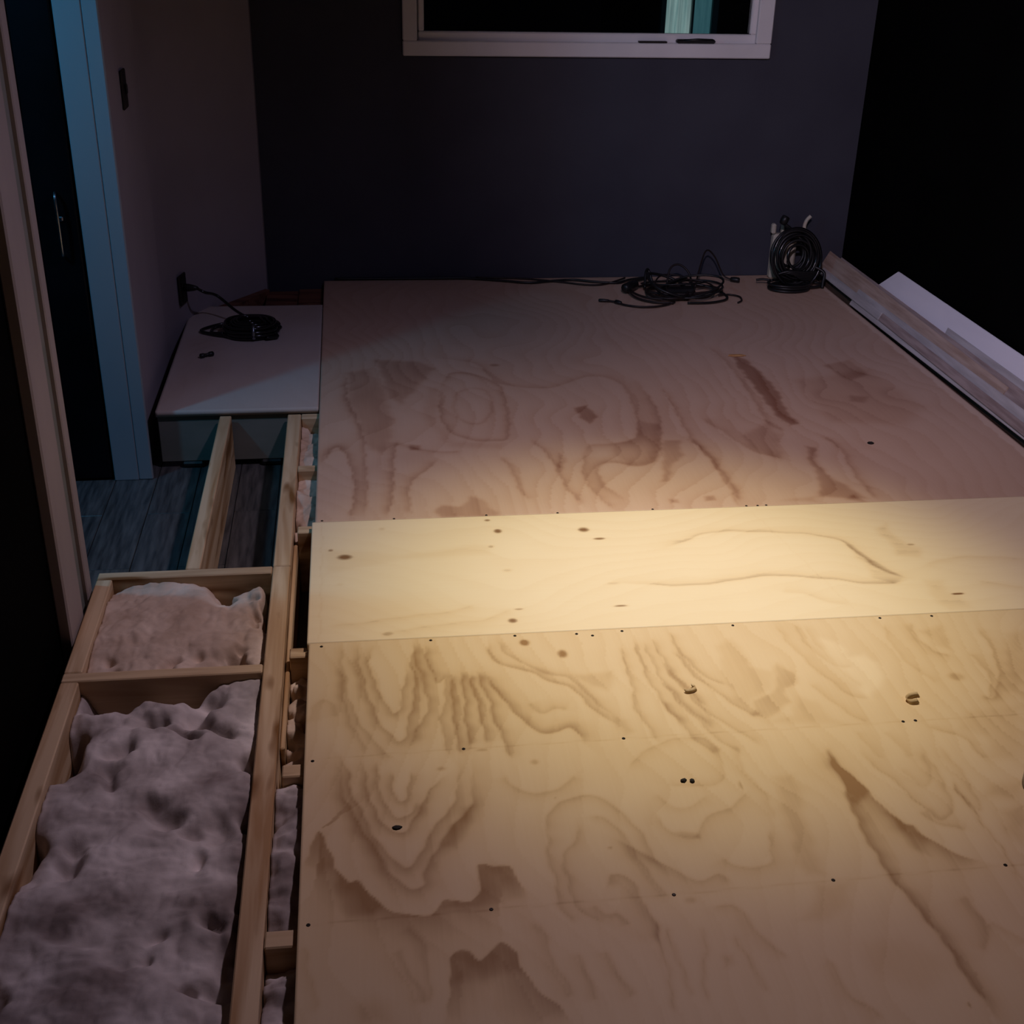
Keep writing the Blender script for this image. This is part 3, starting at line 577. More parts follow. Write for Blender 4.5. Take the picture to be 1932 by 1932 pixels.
def sheet(name, x0, x1, y0, y1, step, mat, label, extra_lines=(), extra_patches=(), rings=0.0, seed=3, along='y', th=.019, top=TOP, wide=1.5, patch=.75, freq=90.0):
    nx = int((x1-x0)/step)+1; ny = int((y1-y0)/step)+1
    gx = np.linspace(x0, x1, nx)*1000; gy = np.linspace(y0, y1, ny)*1000
    val = np.zeros((ny, nx)); X, Yg = np.meshgrid(gx, gy)
    if rings:                                        # faint background growth rings
        f = vnoise(X, Yg, 420, seed)*5+vnoise(X, Yg, 130, seed+1)*1.2+(X if along == 'y' else Yg)/freq
        s_ = f-np.floor(f); val += rings*(np.clip(s_, 0, 1)**2.2)*(.35+.65*vnoise(X, Yg, 260, seed+2))
    xlo, xhi, ylo, yhi = x0*1000-60, x1*1000+60, y0*1000, y1*1000
    inside = lambda p: ylo-4 <= np.mean(p[1::2]) <= yhi+4
    for amp, wl_, wr_, p in GRAIN_LINES+list(extra_lines):
        if inside(p): seg_field(gx, gy, val, p, amp*.88, wl_*(wide if wl_ > wr_ else .6), wr_*(wide if wr_ > wl_ else .6))
    for amp, so, p in GRAIN_PATCHES+list(extra_patches):
        if inside(p): poly_field(gx, gy, val, p, amp*patch, so*.75)
    for a, cx, cy, rx, ry in GRAIN_KNOTS:
        if ylo <= cy <= yhi: val += a*np.exp(-(((X-cx)/rx)**2+((Yg-cy)/ry)**2)**2)
    cx, cy = (x0+x1)/2, (y0+y1)/2; N0 = nx*ny
    V = np.zeros((N0+2*(nx+ny)-4, 3)); V[:N0,0] = X.ravel()/1000-cx; V[:N0,1] = Yg.ravel()/1000-cy; V[:N0,2] = th
    idx = np.arange(N0).reshape(ny, nx)
    F = np.stack([idx[:-1,:-1], idx[:-1,1:], idx[1:,1:], idx[1:,:-1]], -1).reshape(-1, 4)
    ring = np.concatenate([idx[0,:], idx[1:,-1], idx[-1,-2::-1], idx[-2:0:-1,0]]); m = len(ring)
    V[N0:N0+m] = V[ring]; V[N0:N0+m,2] = 0
    low = np.arange(N0, N0+m)
    S = np.stack([ring, low, np.roll(low, -1), np.roll(ring, -1)], -1)
    F = np.concatenate([F, S]); nf = len(F)
    me = bpy.data.meshes.new(name); me.vertices.add(len(V)); me.vertices.foreach_set('co', V.astype(np.float32).ravel())
    me.loops.add(nf*4+m); me.polygons.add(nf+1)
    me.loops.foreach_set('vertex_index', np.concatenate([F.ravel(), low[::-1]]).astype(np.int32))
    me.polygons.foreach_set('loop_start', np.append(np.arange(nf)*4, nf*4).astype(np.int32))
    me.update(calc_edges=True); me.validate()
    at = me.attributes.new('grain', 'FLOAT', 'POINT'); g = np.concatenate([val.ravel(), val.ravel()[ring]*0+.15]); at.data.foreach_set('value', g.astype(np.float32))
    me.materials.append(mat)
    o = bpy.data.objects.new(name, me); COL.objects.link(o); o.location = (cx, cy, top-th); WORLD[o.name] = (cx, cy, top-th)
    return setp(o, label, 'plywood', 'plywood sheets on the platform')
SCREWS = [(213,2966),(22,2969),(462,2967),(657,2965),(922,2966),(28,2350),(271,2354),(462,2356),(603,2351),(638,2341),(709,2354),(971,2355),(1328,2356),(1455,2354),(16,1944),(309,1954),(630,1957),(1216,1958),(1243,1959),(17,1518),(316,1522),(626,1524),(908,1530),(1224,1535),(1188,2966),(1220,2965),(1245,2966),(1600,1962),(1560,1538)]
near_lines = [(.32,3,3,[20,1950,300,1954,700,1957,1200,1958,2150,1962]), (.34,3,3,[20,1518,300,1522,700,1526,1200,1534,2150,1545])]
strip_lines = [(.35,3,3,[24,2368,24,2660,22,2958]), (.18,3,3,[1190,2930,1215,2800,1240,2650,1262,2520,1285,2380])]
far_patch = [(-1.5,8,[2150,2968,2180,2968,2180,5255,2160,5255])]
sh_far = sheet('plywood_sheet', .004, 2.18, 2.9625, 5.262, .0068, M['ply_far'], 'large reddish plywood sheet reaching back to the slate wall under the window', extra_patches=far_patch, rings=.30, seed=21, wide=1.0, patch=.85, freq=70.0)
sh_mid = sheet('plywood_sheet', -.004, 2.18, 2.3655, 2.9605, .0042, M['ply_strip'], 'narrow pale plywood strip across the platform between the two larger sheets', strip_lines, rings=.16, seed=31, along='x', freq=60.0, top=TOP+.0008)
sh_near = sheet('plywood_sheet', 0, 2.18, .75, 2.3635, .0043, M['ply_near'], 'nearest plywood sheet with bold nested grain in the foreground', near_lines, rings=.26, seed=41, freq=48.0)
sh_small = sheet('plywood_sheet', -.516, .001, 3.787, 4.915, .0075, M['ply_small'], 'small pale plywood piece beside the left wall with a coiled cable on it', (), [(.5,60,[-510,3850,-330,4150,-380,4600,-510,4500]), (.4,60,[-300,4650,0,4650,0,4900,-300,4900])], rings=.12, seed=51)
sc_me = None
for sx, sy in SCREWS:
    par = sh_near if sy < 2364 else (sh_mid if sy < 2962 else sh_far)
    mb = MB().lathe([(.0036, 0), (.0036, .0008), (.0026, .0016), (.0012, .0016), (.0010, .0008)], (0, 0, 0), 10)
    if sc_me is None: sc_me = mb.mesh('screw'); sc_me.materials.append(M['screw'])
    o = bpy.data.objects.new('screw', sc_me); COL.objects.link(o); o.parent = par
    pl = WORLD[par.name]; zt = TOP+(.0008 if par is sh_mid else 0); o.location = (sx/1000-pl[0], sy/1000-pl[1], zt-.0003-pl[2])
# ------------------------------------------------------------------ framing under the sheets
fr = thing('platform_frame', (1.0, 2.6, 0), 'sawn pine floor framing of joists and blocks carrying the plywood', 'frame')
JT = .1835
def joist(lo, hi, ax, lab=None, nm='joist', mat=None):
    o = link(nm, MB().box(lo, hi, .0025), mat or M['lumber_'+ax], fr)
    if lab: o['label'] = lab
    return o
joist((-.0985,.75,0), (-.0555,2.765,JT), 'y'); joist((-.0985,2.768,0), (-.0555,3.783,JT), 'y')
joist((-.054,2.06,.02), (-.0445,2.94,.150), 'y', nm='sister_strip')
joist((-.523,.75,0), (-.485,2.289,JT), 'y'); joist((-.523,2.326,0), (-.485,2.731,JT), 'y')
joist((-.315,2.770,0), (-.278,3.783,JT), 'y')
joist((-.523,2.733,0), (-.100,2.767,JT), 'x'); joist((-.523,2.291,0), (-.100,2.324,JT), 'x')
for yb in (1.075, 1.513, 1.945, 2.362, 2.962, 3.357, 3.765, 4.16, 4.56, 4.93):
    joist((-.0435 if 1.9 < yb < 3 else -.054, yb-.019, 0), (2.178, yb+.019, JT), 'x')
joist((2.182,.75,0), (2.206,5.262,.186), 'y', nm='rim_joist', mat=M['ledger'])
joist((2.2075,.75,0), (2.318,5.262,.2115), 'y', nm='ledger', mat=M['ledger'])
rs = thing('riser_board', (-.3, 3.80, 0), 'pale painted board standing under the front edge of the small plywood piece', 'board')
link('board', MB().box((-.513, 3.797, .022), (-.100, 3.813, JT), .002), M['riser'], rs)
for xx in (-.415, -.16): link('foot_pad', MB().box((xx-.035, 3.790, 0), (xx+.035, 3.82, .0215), .006), M['rubber'], rs)
for k, (a, b, z, m) in enumerate((((-.235,4.925),(-.105,5.205),.176,'lumber_red'), ((-.103,4.952),(-.001,5.255),.170,'lumber_red'))):
    setp(link('brown_board', MB().box((a[0],a[1],z-.02), (b[0],b[1],z), .002), M[m]), ('dark red-brown board at the back left corner by the angled wall', 'dark red-brown board at the back left corner against the large sheet')[k], 'board')
bb = MB(); p0 = Vector((-.43, 4.935)); p1 = Vector((-.243, 5.19)); o_ = Vector((dd.y, -dd.x))*.018
qq = [p0, p1, p1+o_*1.3, p0+o_*3.2]
bb.add([(p.x,p.y,.14) for p in qq]+[(p.x,p.y,.192) for p in qq], [(3,2,1,0),(4,5,6,7),(0,1,5,4),(1,2,6,5),(2,3,7,6),(3,0,4,7)])
setp(link('brown_strip', bb, M['lumber_red']), 'red-brown wood strip at the foot of the angled corner wall', 'board')
# ------------------------------------------------------------------ insulation
def fluff(name, x0, x1, y0, y1, zb, label, mat, lobes=(), pits=(), nrand=120, rmin=.016, rmax=.05, zr=(.0, .05), step=.004, seed=1, fine=.010, edge=.02, kr=(.5, .9), soft=5):
    r = np.random.default_rng(seed)
    nx = int((x1-x0)/step)+1; ny = int((y1-y0)/step)+1; X, Y = np.meshgrid(np.linspace(x0,x1,nx), np.linspace(y0,y1,ny))
    wx = X+.012*(vnoise(X,Y,.05,seed)-.5)*2; wy = Y+.012*(vnoise(X,Y,.05,seed+1)-.5)*2
    ux = X+.034*(vnoise(X,Y,.07,seed+11)-.5)*2+.012*(vnoise(X,Y,.02,seed+12)-.5)*2; uy = Y+.034*(vnoise(X,Y,.07,seed+13)-.5)*2+.012*(vnoise(X,Y,.02,seed+14)-.5)*2
    Zv = np.full(X.shape, 0.0)
    L_ = [(r.uniform(x0,x1), r.uniform(y0,y1), rr, rr*r.uniform(.7,1.3), r.uniform(*zr), r.uniform(kr[0],kr[1])) for rr in r.uniform(rmin,rmax,nrand)]
    for cx, cy, rx, ry, zc, kz in L_+list(lobes):
        d2 = ((ux-cx)/rx)**2+((uy-cy)/ry)**2 if rx > .035 else ((wx-cx)/rx)**2+((wy-cy)/ry)**2
        Zv = np.maximum(Zv, np.where(d2 < 1, zc+kz*min(rx,ry)*np.sqrt(np.clip(1-d2,0,1)), 0))
    for cx, cy, rad, dep in pits: Zv -= dep*np.exp(-((((ux-cx)*1.15)**2+((uy-cy)*.85)**2)/rad**2)**1.2)
    for _ in range(soft):
        Zp = np.pad(Zv, 1, mode='edge'); Zv = (Zp[1:-1,1:-1]*2+Zp[:-2,1:-1]+Zp[2:,1:-1]+Zp[1:-1,:-2]+Zp[1:-1,2:])/6
    # cottony tufts: rounded billows at three sizes
    for sc_, am in ((.055, 1.6), (.026, .9), (.012, .5)):
        Zv += fine*am*(np.abs(vnoise(wx,wy,sc_,seed+7)-.5)*2-.4)
    Zv = np.clip(Zv+zb, .004, .181)
    V = [(X.ravel()), (Y.ravel()), (Zv.ravel())]; n0 = nx*ny; idx = np.arange(n0).reshape(ny,nx)
    mb = MB(); mb.v = list(zip(*[a.tolist() for a in V]))
    F = np.stack([idx[:-1,:-1], idx[:-1,1:], idx[1:,1:], idx[1:,:-1]], -1).reshape(-1,4).tolist()
    ring = np.concatenate([idx[0,:], idx[1:,-1], idx[-1,-2::-1], idx[-2:0:-1,0]]).tolist(); m = len(ring)
    mb.v += [(mb.v[i][0], mb.v[i][1], .001) for i in ring]
    F += [[ring[i], n0+i, n0+(i+1) % m, ring[(i+1) % m]] for i in range(m)]+[list(range(n0+m-1, n0-1, -1))]
    mb.f = F
    o = link(name, mb, mat, None, True); return setp(o, label, 'insulation', 'insulation batts between the joists')
BAY2 = [(-.415,2.185,.05,.05,.122,.55),(-.315,2.215,.055,.05,.125,.5),(-.17,2.22,.07,.08,.125,.3),(-.125,2.25,.04,.06,.135,.4),
        (-.36,2.06,.09,.08,.128,.3),(-.22,2.06,.12,.10,.130,.22),(-.27,1.93,.13,.10,.126,.22),(-.15,1.90,.09,.10,.130,.25),(-.42,1.90,.09,.13,.126,.28),(-.17,1.76,.10,.09,.128,.22),
        (-.31,1.72,.13,.11,.118,.25),(-.43,1.64,.08,.07,.128,.35),(-.16,1.62,.09,.08,.124,.22),(-.27,1.60,.11,.08,.118,.25),
        (-.35,1.42,.135,.125,.134,.18),(-.23,1.34,.080,.13,.138,.22),(-.42,1.34,.11,.11,.126,.22),(-.13,1.42,.07,.09,.108,.3),(-.25,1.18,.16,.13,.130,.2),(-.45,1.54,.07,.06,.124,.35)]
PIT2 = [(-.215,2.185,.030,.06),(-.245,2.10,.020,.055),(-.43,2.275,.05,.075),(-.35,2.282,.045,.075),(-.19,2.13,.016,.04),(-.37,2.05,.022,.045),(-.385,1.985,.016,.035),(-.28,1.895,.020,.035),(-.25,1.86,.03,.03),
        (-.15,1.80,.035,.030),(-.20,1.785,.02,.03),(-.40,1.76,.026,.05),(-.19,1.715,.016,.045),(-.135,1.60,.018,.045),(-.235,1.56,.010,.05),(-.468,1.73,.014,.06),(-.40,1.45,.03,.012),(-.13,1.49,.035,.04),(-.36,1.27,.02,.02),(-.465,1.44,.018,.04)]
fluff('insulation_batt', -.4835, -.100, .78, 2.289, .018, 'large lumpy off-white insulation filling the long bay at bottom left', M['fluff'], BAY2, PIT2, nrand=70, rmin=.035, rmax=.085, zr=(.108,.130), kr=(.15,.42), seed=5, fine=.0042, soft=7)
BAY1 = [(-.36,2.52,.22,.27,.122,.17),(-.28,2.52,.13,.19,.132,.17),(-.25,2.46,.085,.09,.146,.12),(-.42,2.48,.14,.20,.118,.2),
        (-.135,2.66,.026,.06,.135,.8),(-.128,2.57,.022,.07,.130,.8),(-.130,2.47,.022,.07,.130,.8),(-.128,2.39,.022,.06,.125,.8),(-.17,2.69,.03,.03,.125,.6),(-.40,2.365,.035,.025,.130,.5),(-.33,2.36,.04,.025,.125,.5),(-.45,2.37,.022,.02,.130,.6)]
PIT1 = [(-.158,2.54,.010,.04),(-.160,2.62,.009,.03),(-.163,2.44,.010,.035),(-.45,2.39,.012,.03),(-.42,2.338,.016,.03),(-.30,2.345,.012,.03),(-.24,2.37,.012,.03),(-.22,2.715,.05,.03)]
fluff('insulation_batt', -.4835, -.100, 2.3265, 2.7315, .018, 'smooth tan insulation batt in the square bay between two cross joists', M['fluff_tan'], BAY1, PIT1, nrand=40, rmin=.02, rmax=.05, zr=(.11,.13), kr=(.2,.4), seed=9, fine=.005, soft=3)
SL = [(1.535,1.924,'pale insulation strip in the narrow slot beside the nearest sheet',M['fluff'],.115),(1.097,1.492,'shadowed insulation strip in the narrow slot at the bottom edge',M['fluff'],.10),
      (1.967,2.341,'crumbly tan insulation strip in the narrow slot beside the square bay',M['fluff_tan'],.10),(2.983,3.336,'pale insulation strip in the narrow slot beside the large sheet, past the empty slot',M['fluff_tan'],.107),(3.378,3.744,'tan insulation strip in the slot just before the small plywood piece',M['fluff_tan'],.107)]
for k, (a, b, lab, mt, zt) in enumerate(SL):
    fluff('insulation_strip', -.043 if 1.9 < a < 2.3 else -.0535, .07, a+.001, b-.001, .03, lab, mt, nrand=90 if k != 2 else 110, rmin=.022 if k != 2 else .012, rmax=.05 if k != 2 else .022, zr=(zt-.02, zt+.01), kr=(.3,.6), seed=60+k, fine=.006, soft=2)
# ------------------------------------------------------------------ boards leaning against the right wall
BD = Vector((.115, 0, .22)).normalized(); BN = Vector((-BD.z, 0, BD.x)); B0 = Vector((2.203, 0, .186))
def leaning(y0, y1, s0, s1, off, th, mat, label, slope=0.0, notch=0.0, nm='trim_board', skew=0.0):
    """a long board lying against the leaning pile: s runs up the lean, off is its distance out from the back plane; slope lowers the far end"""
    mb = MB(); v = []; nseg = 10; c = .002; r = random.Random(int(y0*1000+s1*1000))
    sect = [(s0+c,off),(s1-c,off),(s1,off+c),(s1,off+th-c),(s1-c,off+th),(s0+c,off+th),(s0,off+th-c),(s0,off+c)]
    for i in range(nseg+1):
        t = i/nseg; y = y0+(y1-y0)*t; bow = .0015*math.sin(t*3.1+r.random()*.5)
        for s, o in sect:
            ds = slope*t; dy = (s-s0)*skew if i == nseg else 0
            p = B0+BD*(s+ds)+BN*(o+bow); v.append((p.x, y+dy, p.z))
    n = len(sect); f = []
    for i in range(nseg):
        for k in range(n): f.append((i*n+k, i*n+(k+1) % n, (i+1)*n+(k+1) % n, (i+1)*n+k))
    f += [tuple(range(n-1, -1, -1)), tuple(nseg*n+k for k in range(n))]
    mb.add(v, f)
    return setp(link(nm, mb, mat), label, 'board', 'trim boards leaning along the right wall')
leaning(2.3, 4.80, .030, .227, .000, .012, M['boardwhite'], 'wide clean white board at the back of the pile along the right wall', skew=-.9)
leaning(2.3, 4.035, .032, .163, .0125, .005, M['boardgrey'], 'dusty grey-white board overlapping the wide white board at right', skew=.3)
leaning(3.05, 5.10, .031, .138, .018, .005, M['boardbrown'], 'long weathered board running to the back wall below the wide white board', slope=.006)
leaning(3.55, 5.22, .030, .122, .0235, .005, M['boardtan'], 'tan raw trim board with its far end behind the hanging cable bundle', slope=.016)
leaning(2.4, 4.78, .031, .104, .029, .005, M['boardgrey'], 'thin greyish moulding in the middle of the board pile', slope=-.020)
leaning(4.50, 5.16, .033, .066, .0345, .005, M['boardgrey'], 'short pale strip at the far end of the pile next to the cable bundle')
leaning(2.4, 4.49, .030, .062, .0345, .006, M['boardbrown'], 'brown-grey trim strip lowest in the pile beside the platform edge', slope=.004)
# ------------------------------------------------------------------ cables
def loopy(cx, cy, cz, specs, sub=10, n=14):
    """one continuous run of loops: specs = (rx, ry, z, turns, dx, dy)"""
    pts = []; a = 0
    for rx, ry, z, turns, dx, dy in specs:
        m = int(n*turns)
        for k in range(m):
            an = a+2*math.pi*k/n
            pts.append((cx+dx+rx*math.cos(an), cy+dy+ry*math.sin(an), cz+z+.002*math.sin(3*an)))
        a += 2*math.pi*turns
    return pts
def lay(pts, rad): return [Vector((p[0], p[1], max(p[2], TOP+rad+.0012))) for p in pts]
# coil on the small sheet
cc = thing('coiled_cable', (-.28, 4.56, TOP), 'thick glossy black coiled cable lying on the small plywood piece', 'cable', 'cables')
r = random.Random(4); specs = []
for k in range(16): specs.append((.096-.016*(k % 4)+r.uniform(-.006,.006), .089-.016*(k % 4)+r.uniform(-.006,.006), 0.0095+.0030*k, 1, r.uniform(-.008,.012), r.uniform(-.008,.008)))
run = loopy(-.262, 4.555, TOP, specs)
link('cable_coil', MB().tube(crom(run, 3), .0062, 8), M['glossblack'], cc, True)
link('cable_loop', MB().tube(crom([(-.30,4.64,TOP+.014),(-.37,4.655,TOP+.010),(-.43,4.615,TOP+.008),(-.447,4.575,TOP+.008),(-.40,4.535,TOP+.009),(-.33,4.50,TOP+.012),(-.27,4.466,TOP+.016)], 6), .006, 8), M['glossblack'], cc, True)
link('cable_loop', MB().tube(crom([(-.36,4.60,TOP+.02),(-.40,4.60,TOP+.012),(-.405,4.55,TOP+.01),(-.36,4.52,TOP+.016)], 6), .006, 8), M['glossblack'], cc, True)
link('cable_loop', MB().tube(crom([(-.20,4.63,TOP+.03),(-.165,4.585,TOP+.034),(-.158,4.53,TOP+.022),(-.172,4.505,TOP+.02),(-.16,4.485,TOP+.012),(-.20,4.465,TOP+.014)], 6), .0065, 8), M['glossblack'], cc, True)
tq = btan(.44); nl = Vector((tq.y, -tq.x)); OUT = bez(.44)+nl*.004                                # outlet stands on the angled wall just past the corner
link('cable_tie', MB().tube(crom([(-.245,4.462,TOP+.012),(-.245,4.458,TOP+.034),(-.245,4.475,TOP+.056),(-.245,4.492,TOP+.052)], 5), .007, 8), M['chrome'], cc, True)  # bright metal arc added as the highlight on the coil
plug_w = Vector((OUT.x, OUT.y, .345))+Vector((nl.x, nl.y, 0))*.04
lead = [plug_w+Vector((nl.x, nl.y, 0))*.02, plug_w+Vector((.05,-.01,-.016)), (-.395,4.735,.300), (-.33,4.69,TOP+.055), (-.29,4.655,TOP+.040), (-.262,4.64,TOP+.03)]
link('cable_lead', MB().tube(crom(lead, 8), .0058, 8), M['glossblack'], cc, True)
link('plug', MB().tube([plug_w-Vector((nl.x,nl.y,0))*.034, plug_w-Vector((nl.x,nl.y,0))*.01, plug_w+Vector((nl.x,nl.y,0))*.012, plug_w+Vector((nl.x,nl.y,0))*.026], [.014,.015,.011,.006], 10), M['rubber'], cc, True)
def plate(name, origin, ux, nrm, zc, label, cat, wid=.072, hei=.116, kind='switch'):
    t = thing(name, (origin.x, origin.y, zc-hei/2), label, cat)
    def bx(nm, u0, u1, z0, z1, d0, d1, mat, par):
        mb = MB(); mb.box((u0, d0, z0), (u1, d1, z1), .003)
        mb.v = [(origin.x+ux.x*p[0]+nrm.x*p[1], origin.y+ux.y*p[0]+nrm.y*p[1], zc+p[2]) for p in mb.v]
        return link(nm, mb, mat, par)
    bx('cover_plate', -wid/2, wid/2, -hei/2, hei/2, .0005, .009, M['plate'], t)
    if kind == 'switch': bx('toggle', -.008, .008, -.014, .016, .0092, .016, M['rubber'], t)
    else:
        bx('socket', -.018, .018, .010, .046, .0092, .013, M['rubber'], t); bx('socket', -.018, .018, -.046, -.010, .0092, .011, M['rubber'], t)
    return t
plate('wall_outlet', OUT, tq, nl, .338, 'dark wall outlet with a cable plugged in, low on the angled corner wall', 'outlet', kind='outlet')
plate('light_switch', Vector((WX, 4.09)), Vector((0, 1)), Vector((1, 0)), 1.147, 'dark light switch plate on the mauve left wall near the doorway', 'switch')
# small connector in front of the coil
cn = thing('cable_connector', (-.402, 4.30, TOP), 'small black barrel connector lying in front of the coiled cable', 'connector')
a0 = Vector((-.425,4.288,TOP+.009)); a1 = Vector((-.378,4.316,TOP+.009)); u = (a1-a0)
link('barrel', MB().tube([a0, a0+u*.06, a0+u*.3, a0+u*.36, a0+u*.62, a0+u*.68, a0+u*.94, a1], [.004,.0085,.0085,.006,.006,.009,.009,.004], 10), M['rubber'], cn, True)
# cord along the back wall
wcd = thing('trailing_cord', (.8, 5.2, TOP), 'pair of dark cords trailing along the foot of the slate back wall', 'cable', 'cables')
link('cord', MB().tube(crom([(.05,5.258,TOP+.0085),(.25,5.254,TOP+.0085),(.48,5.250,TOP+.0078),(.62,5.245,TOP+.0078),(.76,5.205,TOP+.0078),(.88,5.165,TOP+.0078),(.98,5.185,TOP+.0078),(1.08,5.20,TOP+.0078),(1.17,5.165,TOP+.0078),(1.27,5.145,TOP+.0078),(1.33,5.19,TOP+.0078),(1.42,5.215,TOP+.010),(1.49,5.19,TOP+.012),(1.27+.0,5.09,TOP+.03)][:12]+[(1.33,5.13,TOP+.016),(1.27,5.04,TOP+.022)], 6), .0055, 7), M['rubber'], wcd, True)
link('cord', MB().tube(crom([(.66,5.262,TOP+.0065),(.86,5.235,TOP+.0065),(1.02,5.175,TOP+.0065),(1.10,5.135,TOP+.0065),(1.17,5.12,TOP+.0065),(1.23,5.145,TOP+.0065),(1.31,5.19,TOP+.016)], 6), .004, 7), M['rubber_brown'], wcd, True)
# tangle in front of the window wall
tg = thing('cable_tangle', (1.49, 4.98, TOP), 'loose tangle of thin dark cables on the sheet in front of the back wall', 'cable', 'cables')
r = random.Random(9)
for k in range(9):
    cx, cy = 1.48+r.uniform(-.07,.08), 4.99+r.uniform(-.04,.05); rx, ry = r.uniform(.07,.17), r.uniform(.06,.13); tl = r.uniform(-.25,.25); lift = r.uniform(.0,.05)
    pts = [(cx+rx*math.cos(a)*(1+.1*math.sin(2*a+k)), cy+ry*math.sin(a), TOP+.0085+lift*(1+math.sin(a+k))*.7+abs(tl)*.04) for a in [2*math.pi*i/14 for i in range(14)]]
    link('cable', MB().tube(lay(crom(pts, 5, True), .0036+.0012*(k % 3)), .0036+.0012*(k % 3), 7, True), M['rubber' if k % 2 else 'rubber_brown'], tg, True)
for pts, rad in (([(1.36,5.02,TOP+.02),(1.37,5.06,TOP+.075),(1.385,5.08,TOP+.08),(1.40,5.05,TOP+.03)], .006),
                 ([(1.46,5.04,TOP+.02),(1.48,5.08,TOP+.085),(1.52,5.09,TOP+.10),(1.56,5.07,TOP+.07),(1.575,5.03,TOP+.01)], .0045),
                 ([(1.58,5.02,TOP+.02),(1.62,5.10,TOP+.10),(1.655,5.15,TOP+.145),(1.70,5.17,TOP+.11),(1.745,5.17,TOP+.03),(1.775,5.155,TOP+.014)], .0036),
                 ([(1.56,5.05,TOP+.03),(1.64,5.02,TOP+.02),(1.69,4.96,TOP+.0078),(1.68,4.88,TOP+.0078),(1.60,4.835,TOP+.0078),(1.50,4.83,TOP+.01)], .0052),
                 ([(1.66,4.93,TOP+.01),(1.71,4.945,TOP+.0078),(1.745,4.915,TOP+.0078),(1.74,4.86,TOP+.0078),(1.715,4.83,TOP+.0078)], .0036),
                 ([(1.45,4.85,TOP+.008),(1.38,4.80,TOP+.0078),(1.30,4.79,TOP+.0078),(1.235,4.82,TOP+.0078),(1.205,4.86,TOP+.0085),(1.175,4.88,TOP+.0085)], .0042),
                 ([(1.28,4.99,TOP+.02),(1.30,4.91,TOP+.01),(1.36,4.85,TOP+.0085),(1.44,4.83,TOP+.01)], .0042)):
    link('cable', MB().tube(lay(crom(pts, 7), rad), rad, 7), M['rubber' if rad > .0045 else 'rubber_brown'], tg, True)
def plug(a, b, rad, par, mat='rubber'):
    a, b = Vector(a), Vector(b); d_ = b-a
    link('plug', MB().tube([a, a+d_*.08, a+d_*.45, a+d_*.6, a+d_*.92, b], [rad*.5, rad*.8, rad, rad, rad*.95, rad*.6], 10), M[mat], par, True)
plug((1.775,5.155,TOP+.0145), (1.812,5.135,TOP+.0140), .012, tg)
plug((1.178,4.878,TOP+.0092), (1.135,4.888,TOP+.0092), .007, tg); plug((1.222,4.838,TOP+.0105), (1.20,4.862,TOP+.0105), .009, tg)
plug((1.33,5.045,TOP+.032), (1.262,4.99,TOP+.026), .021, tg)
link('adapter', MB().box((1.43,4.93,TOP+.0005), (1.56,4.99,TOP+.035), .008), M['rubber'], tg)
# bundle standing against the wall
bn = thing('cable_bundle', (2.03, 5.08, TOP), 'upright bundle of coiled black cable against the back wall by the boards', 'cable', 'cables')
r = random.Random(21)
for k in range(13):
    rx, rz = .112-.0055*k+r.uniform(-.004,.010), .125-.006*k+r.uniform(-.006,.008); cx = 2.035+r.uniform(-.012,.012); cy = 5.07+.011*(k % 6)+r.uniform(-.006,.006); cz = TOP+.128+r.uniform(-.005,.012)
    lean = .18+r.uniform(-.08,.08); roll = r.uniform(-.5,.5)
    pts = []
    for i in range(16):
        a = 2*math.pi*i/16; du, dv = rx*math.cos(a), rz*math.sin(a)
        u_ = du*math.cos(roll)-dv*math.sin(roll)*.5; v_ = du*math.sin(roll)*.5+dv*math.cos(roll); v_ = max(v_, -.112)
        pts.append((cx+u_, cy+lean*v_, cz+v_))
    link('cable', MB().tube(crom(pts, 4, True), .0062, 7, True), M['rubber' if k % 3 else 'glossblack'], bn, True)
for k, (cx, cy, rx, ry, z) in enumerate(((2.0,5.03,.088,.062,.008),(2.005,5.03,.082,.055,.018),(2.06,5.06,.10,.045,.013),(2.0,5.035,.09,.06,.028))):
    link('cable', MB().tube(crom([(cx+rx*math.cos(a), cy+ry*math.sin(a), TOP+z) for a in [2*math.pi*i/14 for i in range(14)]], 5, True), .006, 7, True), M['rubber'], bn, True)
for k in range(5):
    link('cable', MB().tube(crom([(1.955+.02*k,5.06,TOP+.06),(2.0+.01*k,5.048,TOP+.075-.006*k),(2.07,5.05,TOP+.07-.008*k),(2.13,5.065,TOP+.065-.006*k)], 5), .0065, 7), M['rubber'], bn, True)
link('cable', MB().tube(crom([(2.07,5.10,TOP+.19),(2.02,5.11,TOP+.235),(1.985,5.115,TOP+.262),(1.962,5.12,TOP+.275)], 6), .0065, 7), M['rubber'], bn, True)
link('cable', MB().tube(crom([(2.12,5.06,TOP+.09),(2.155,5.04,TOP+.07),(2.152,5.03,TOP+.03),(2.150,5.025,TOP+.0078)], 6), .007, 7), M['rubber'], bn, True)
link('cable', MB().tube(crom([(1.94,5.07,TOP+.03),(1.90,5.09,TOP+.03),(1.875,5.10,TOP+.024)], 6), .0055, 7), M['rubber'], bn, True)
plug((1.968,5.118,TOP+.262), (1.985,5.118,TOP+.298), .018, bn)
ad = thing('cream_adapter', (2.01, 5.2, TOP), 'cream plastic box with an upright prong behind the cable bundle', 'box')
link('body', MB().box((1.965,5.19,TOP), (2.075,5.235,TOP+.20), .010), M['cream'], ad)
link('prong', MB().box((1.955,5.195,TOP+.2005), (1.975,5.222,TOP+.245), .006), M['cream'], ad)
link('prong', MB().box((2.000,5.195,TOP+.2005), (2.012,5.222,TOP+.275), .005), M['cream'], ad)
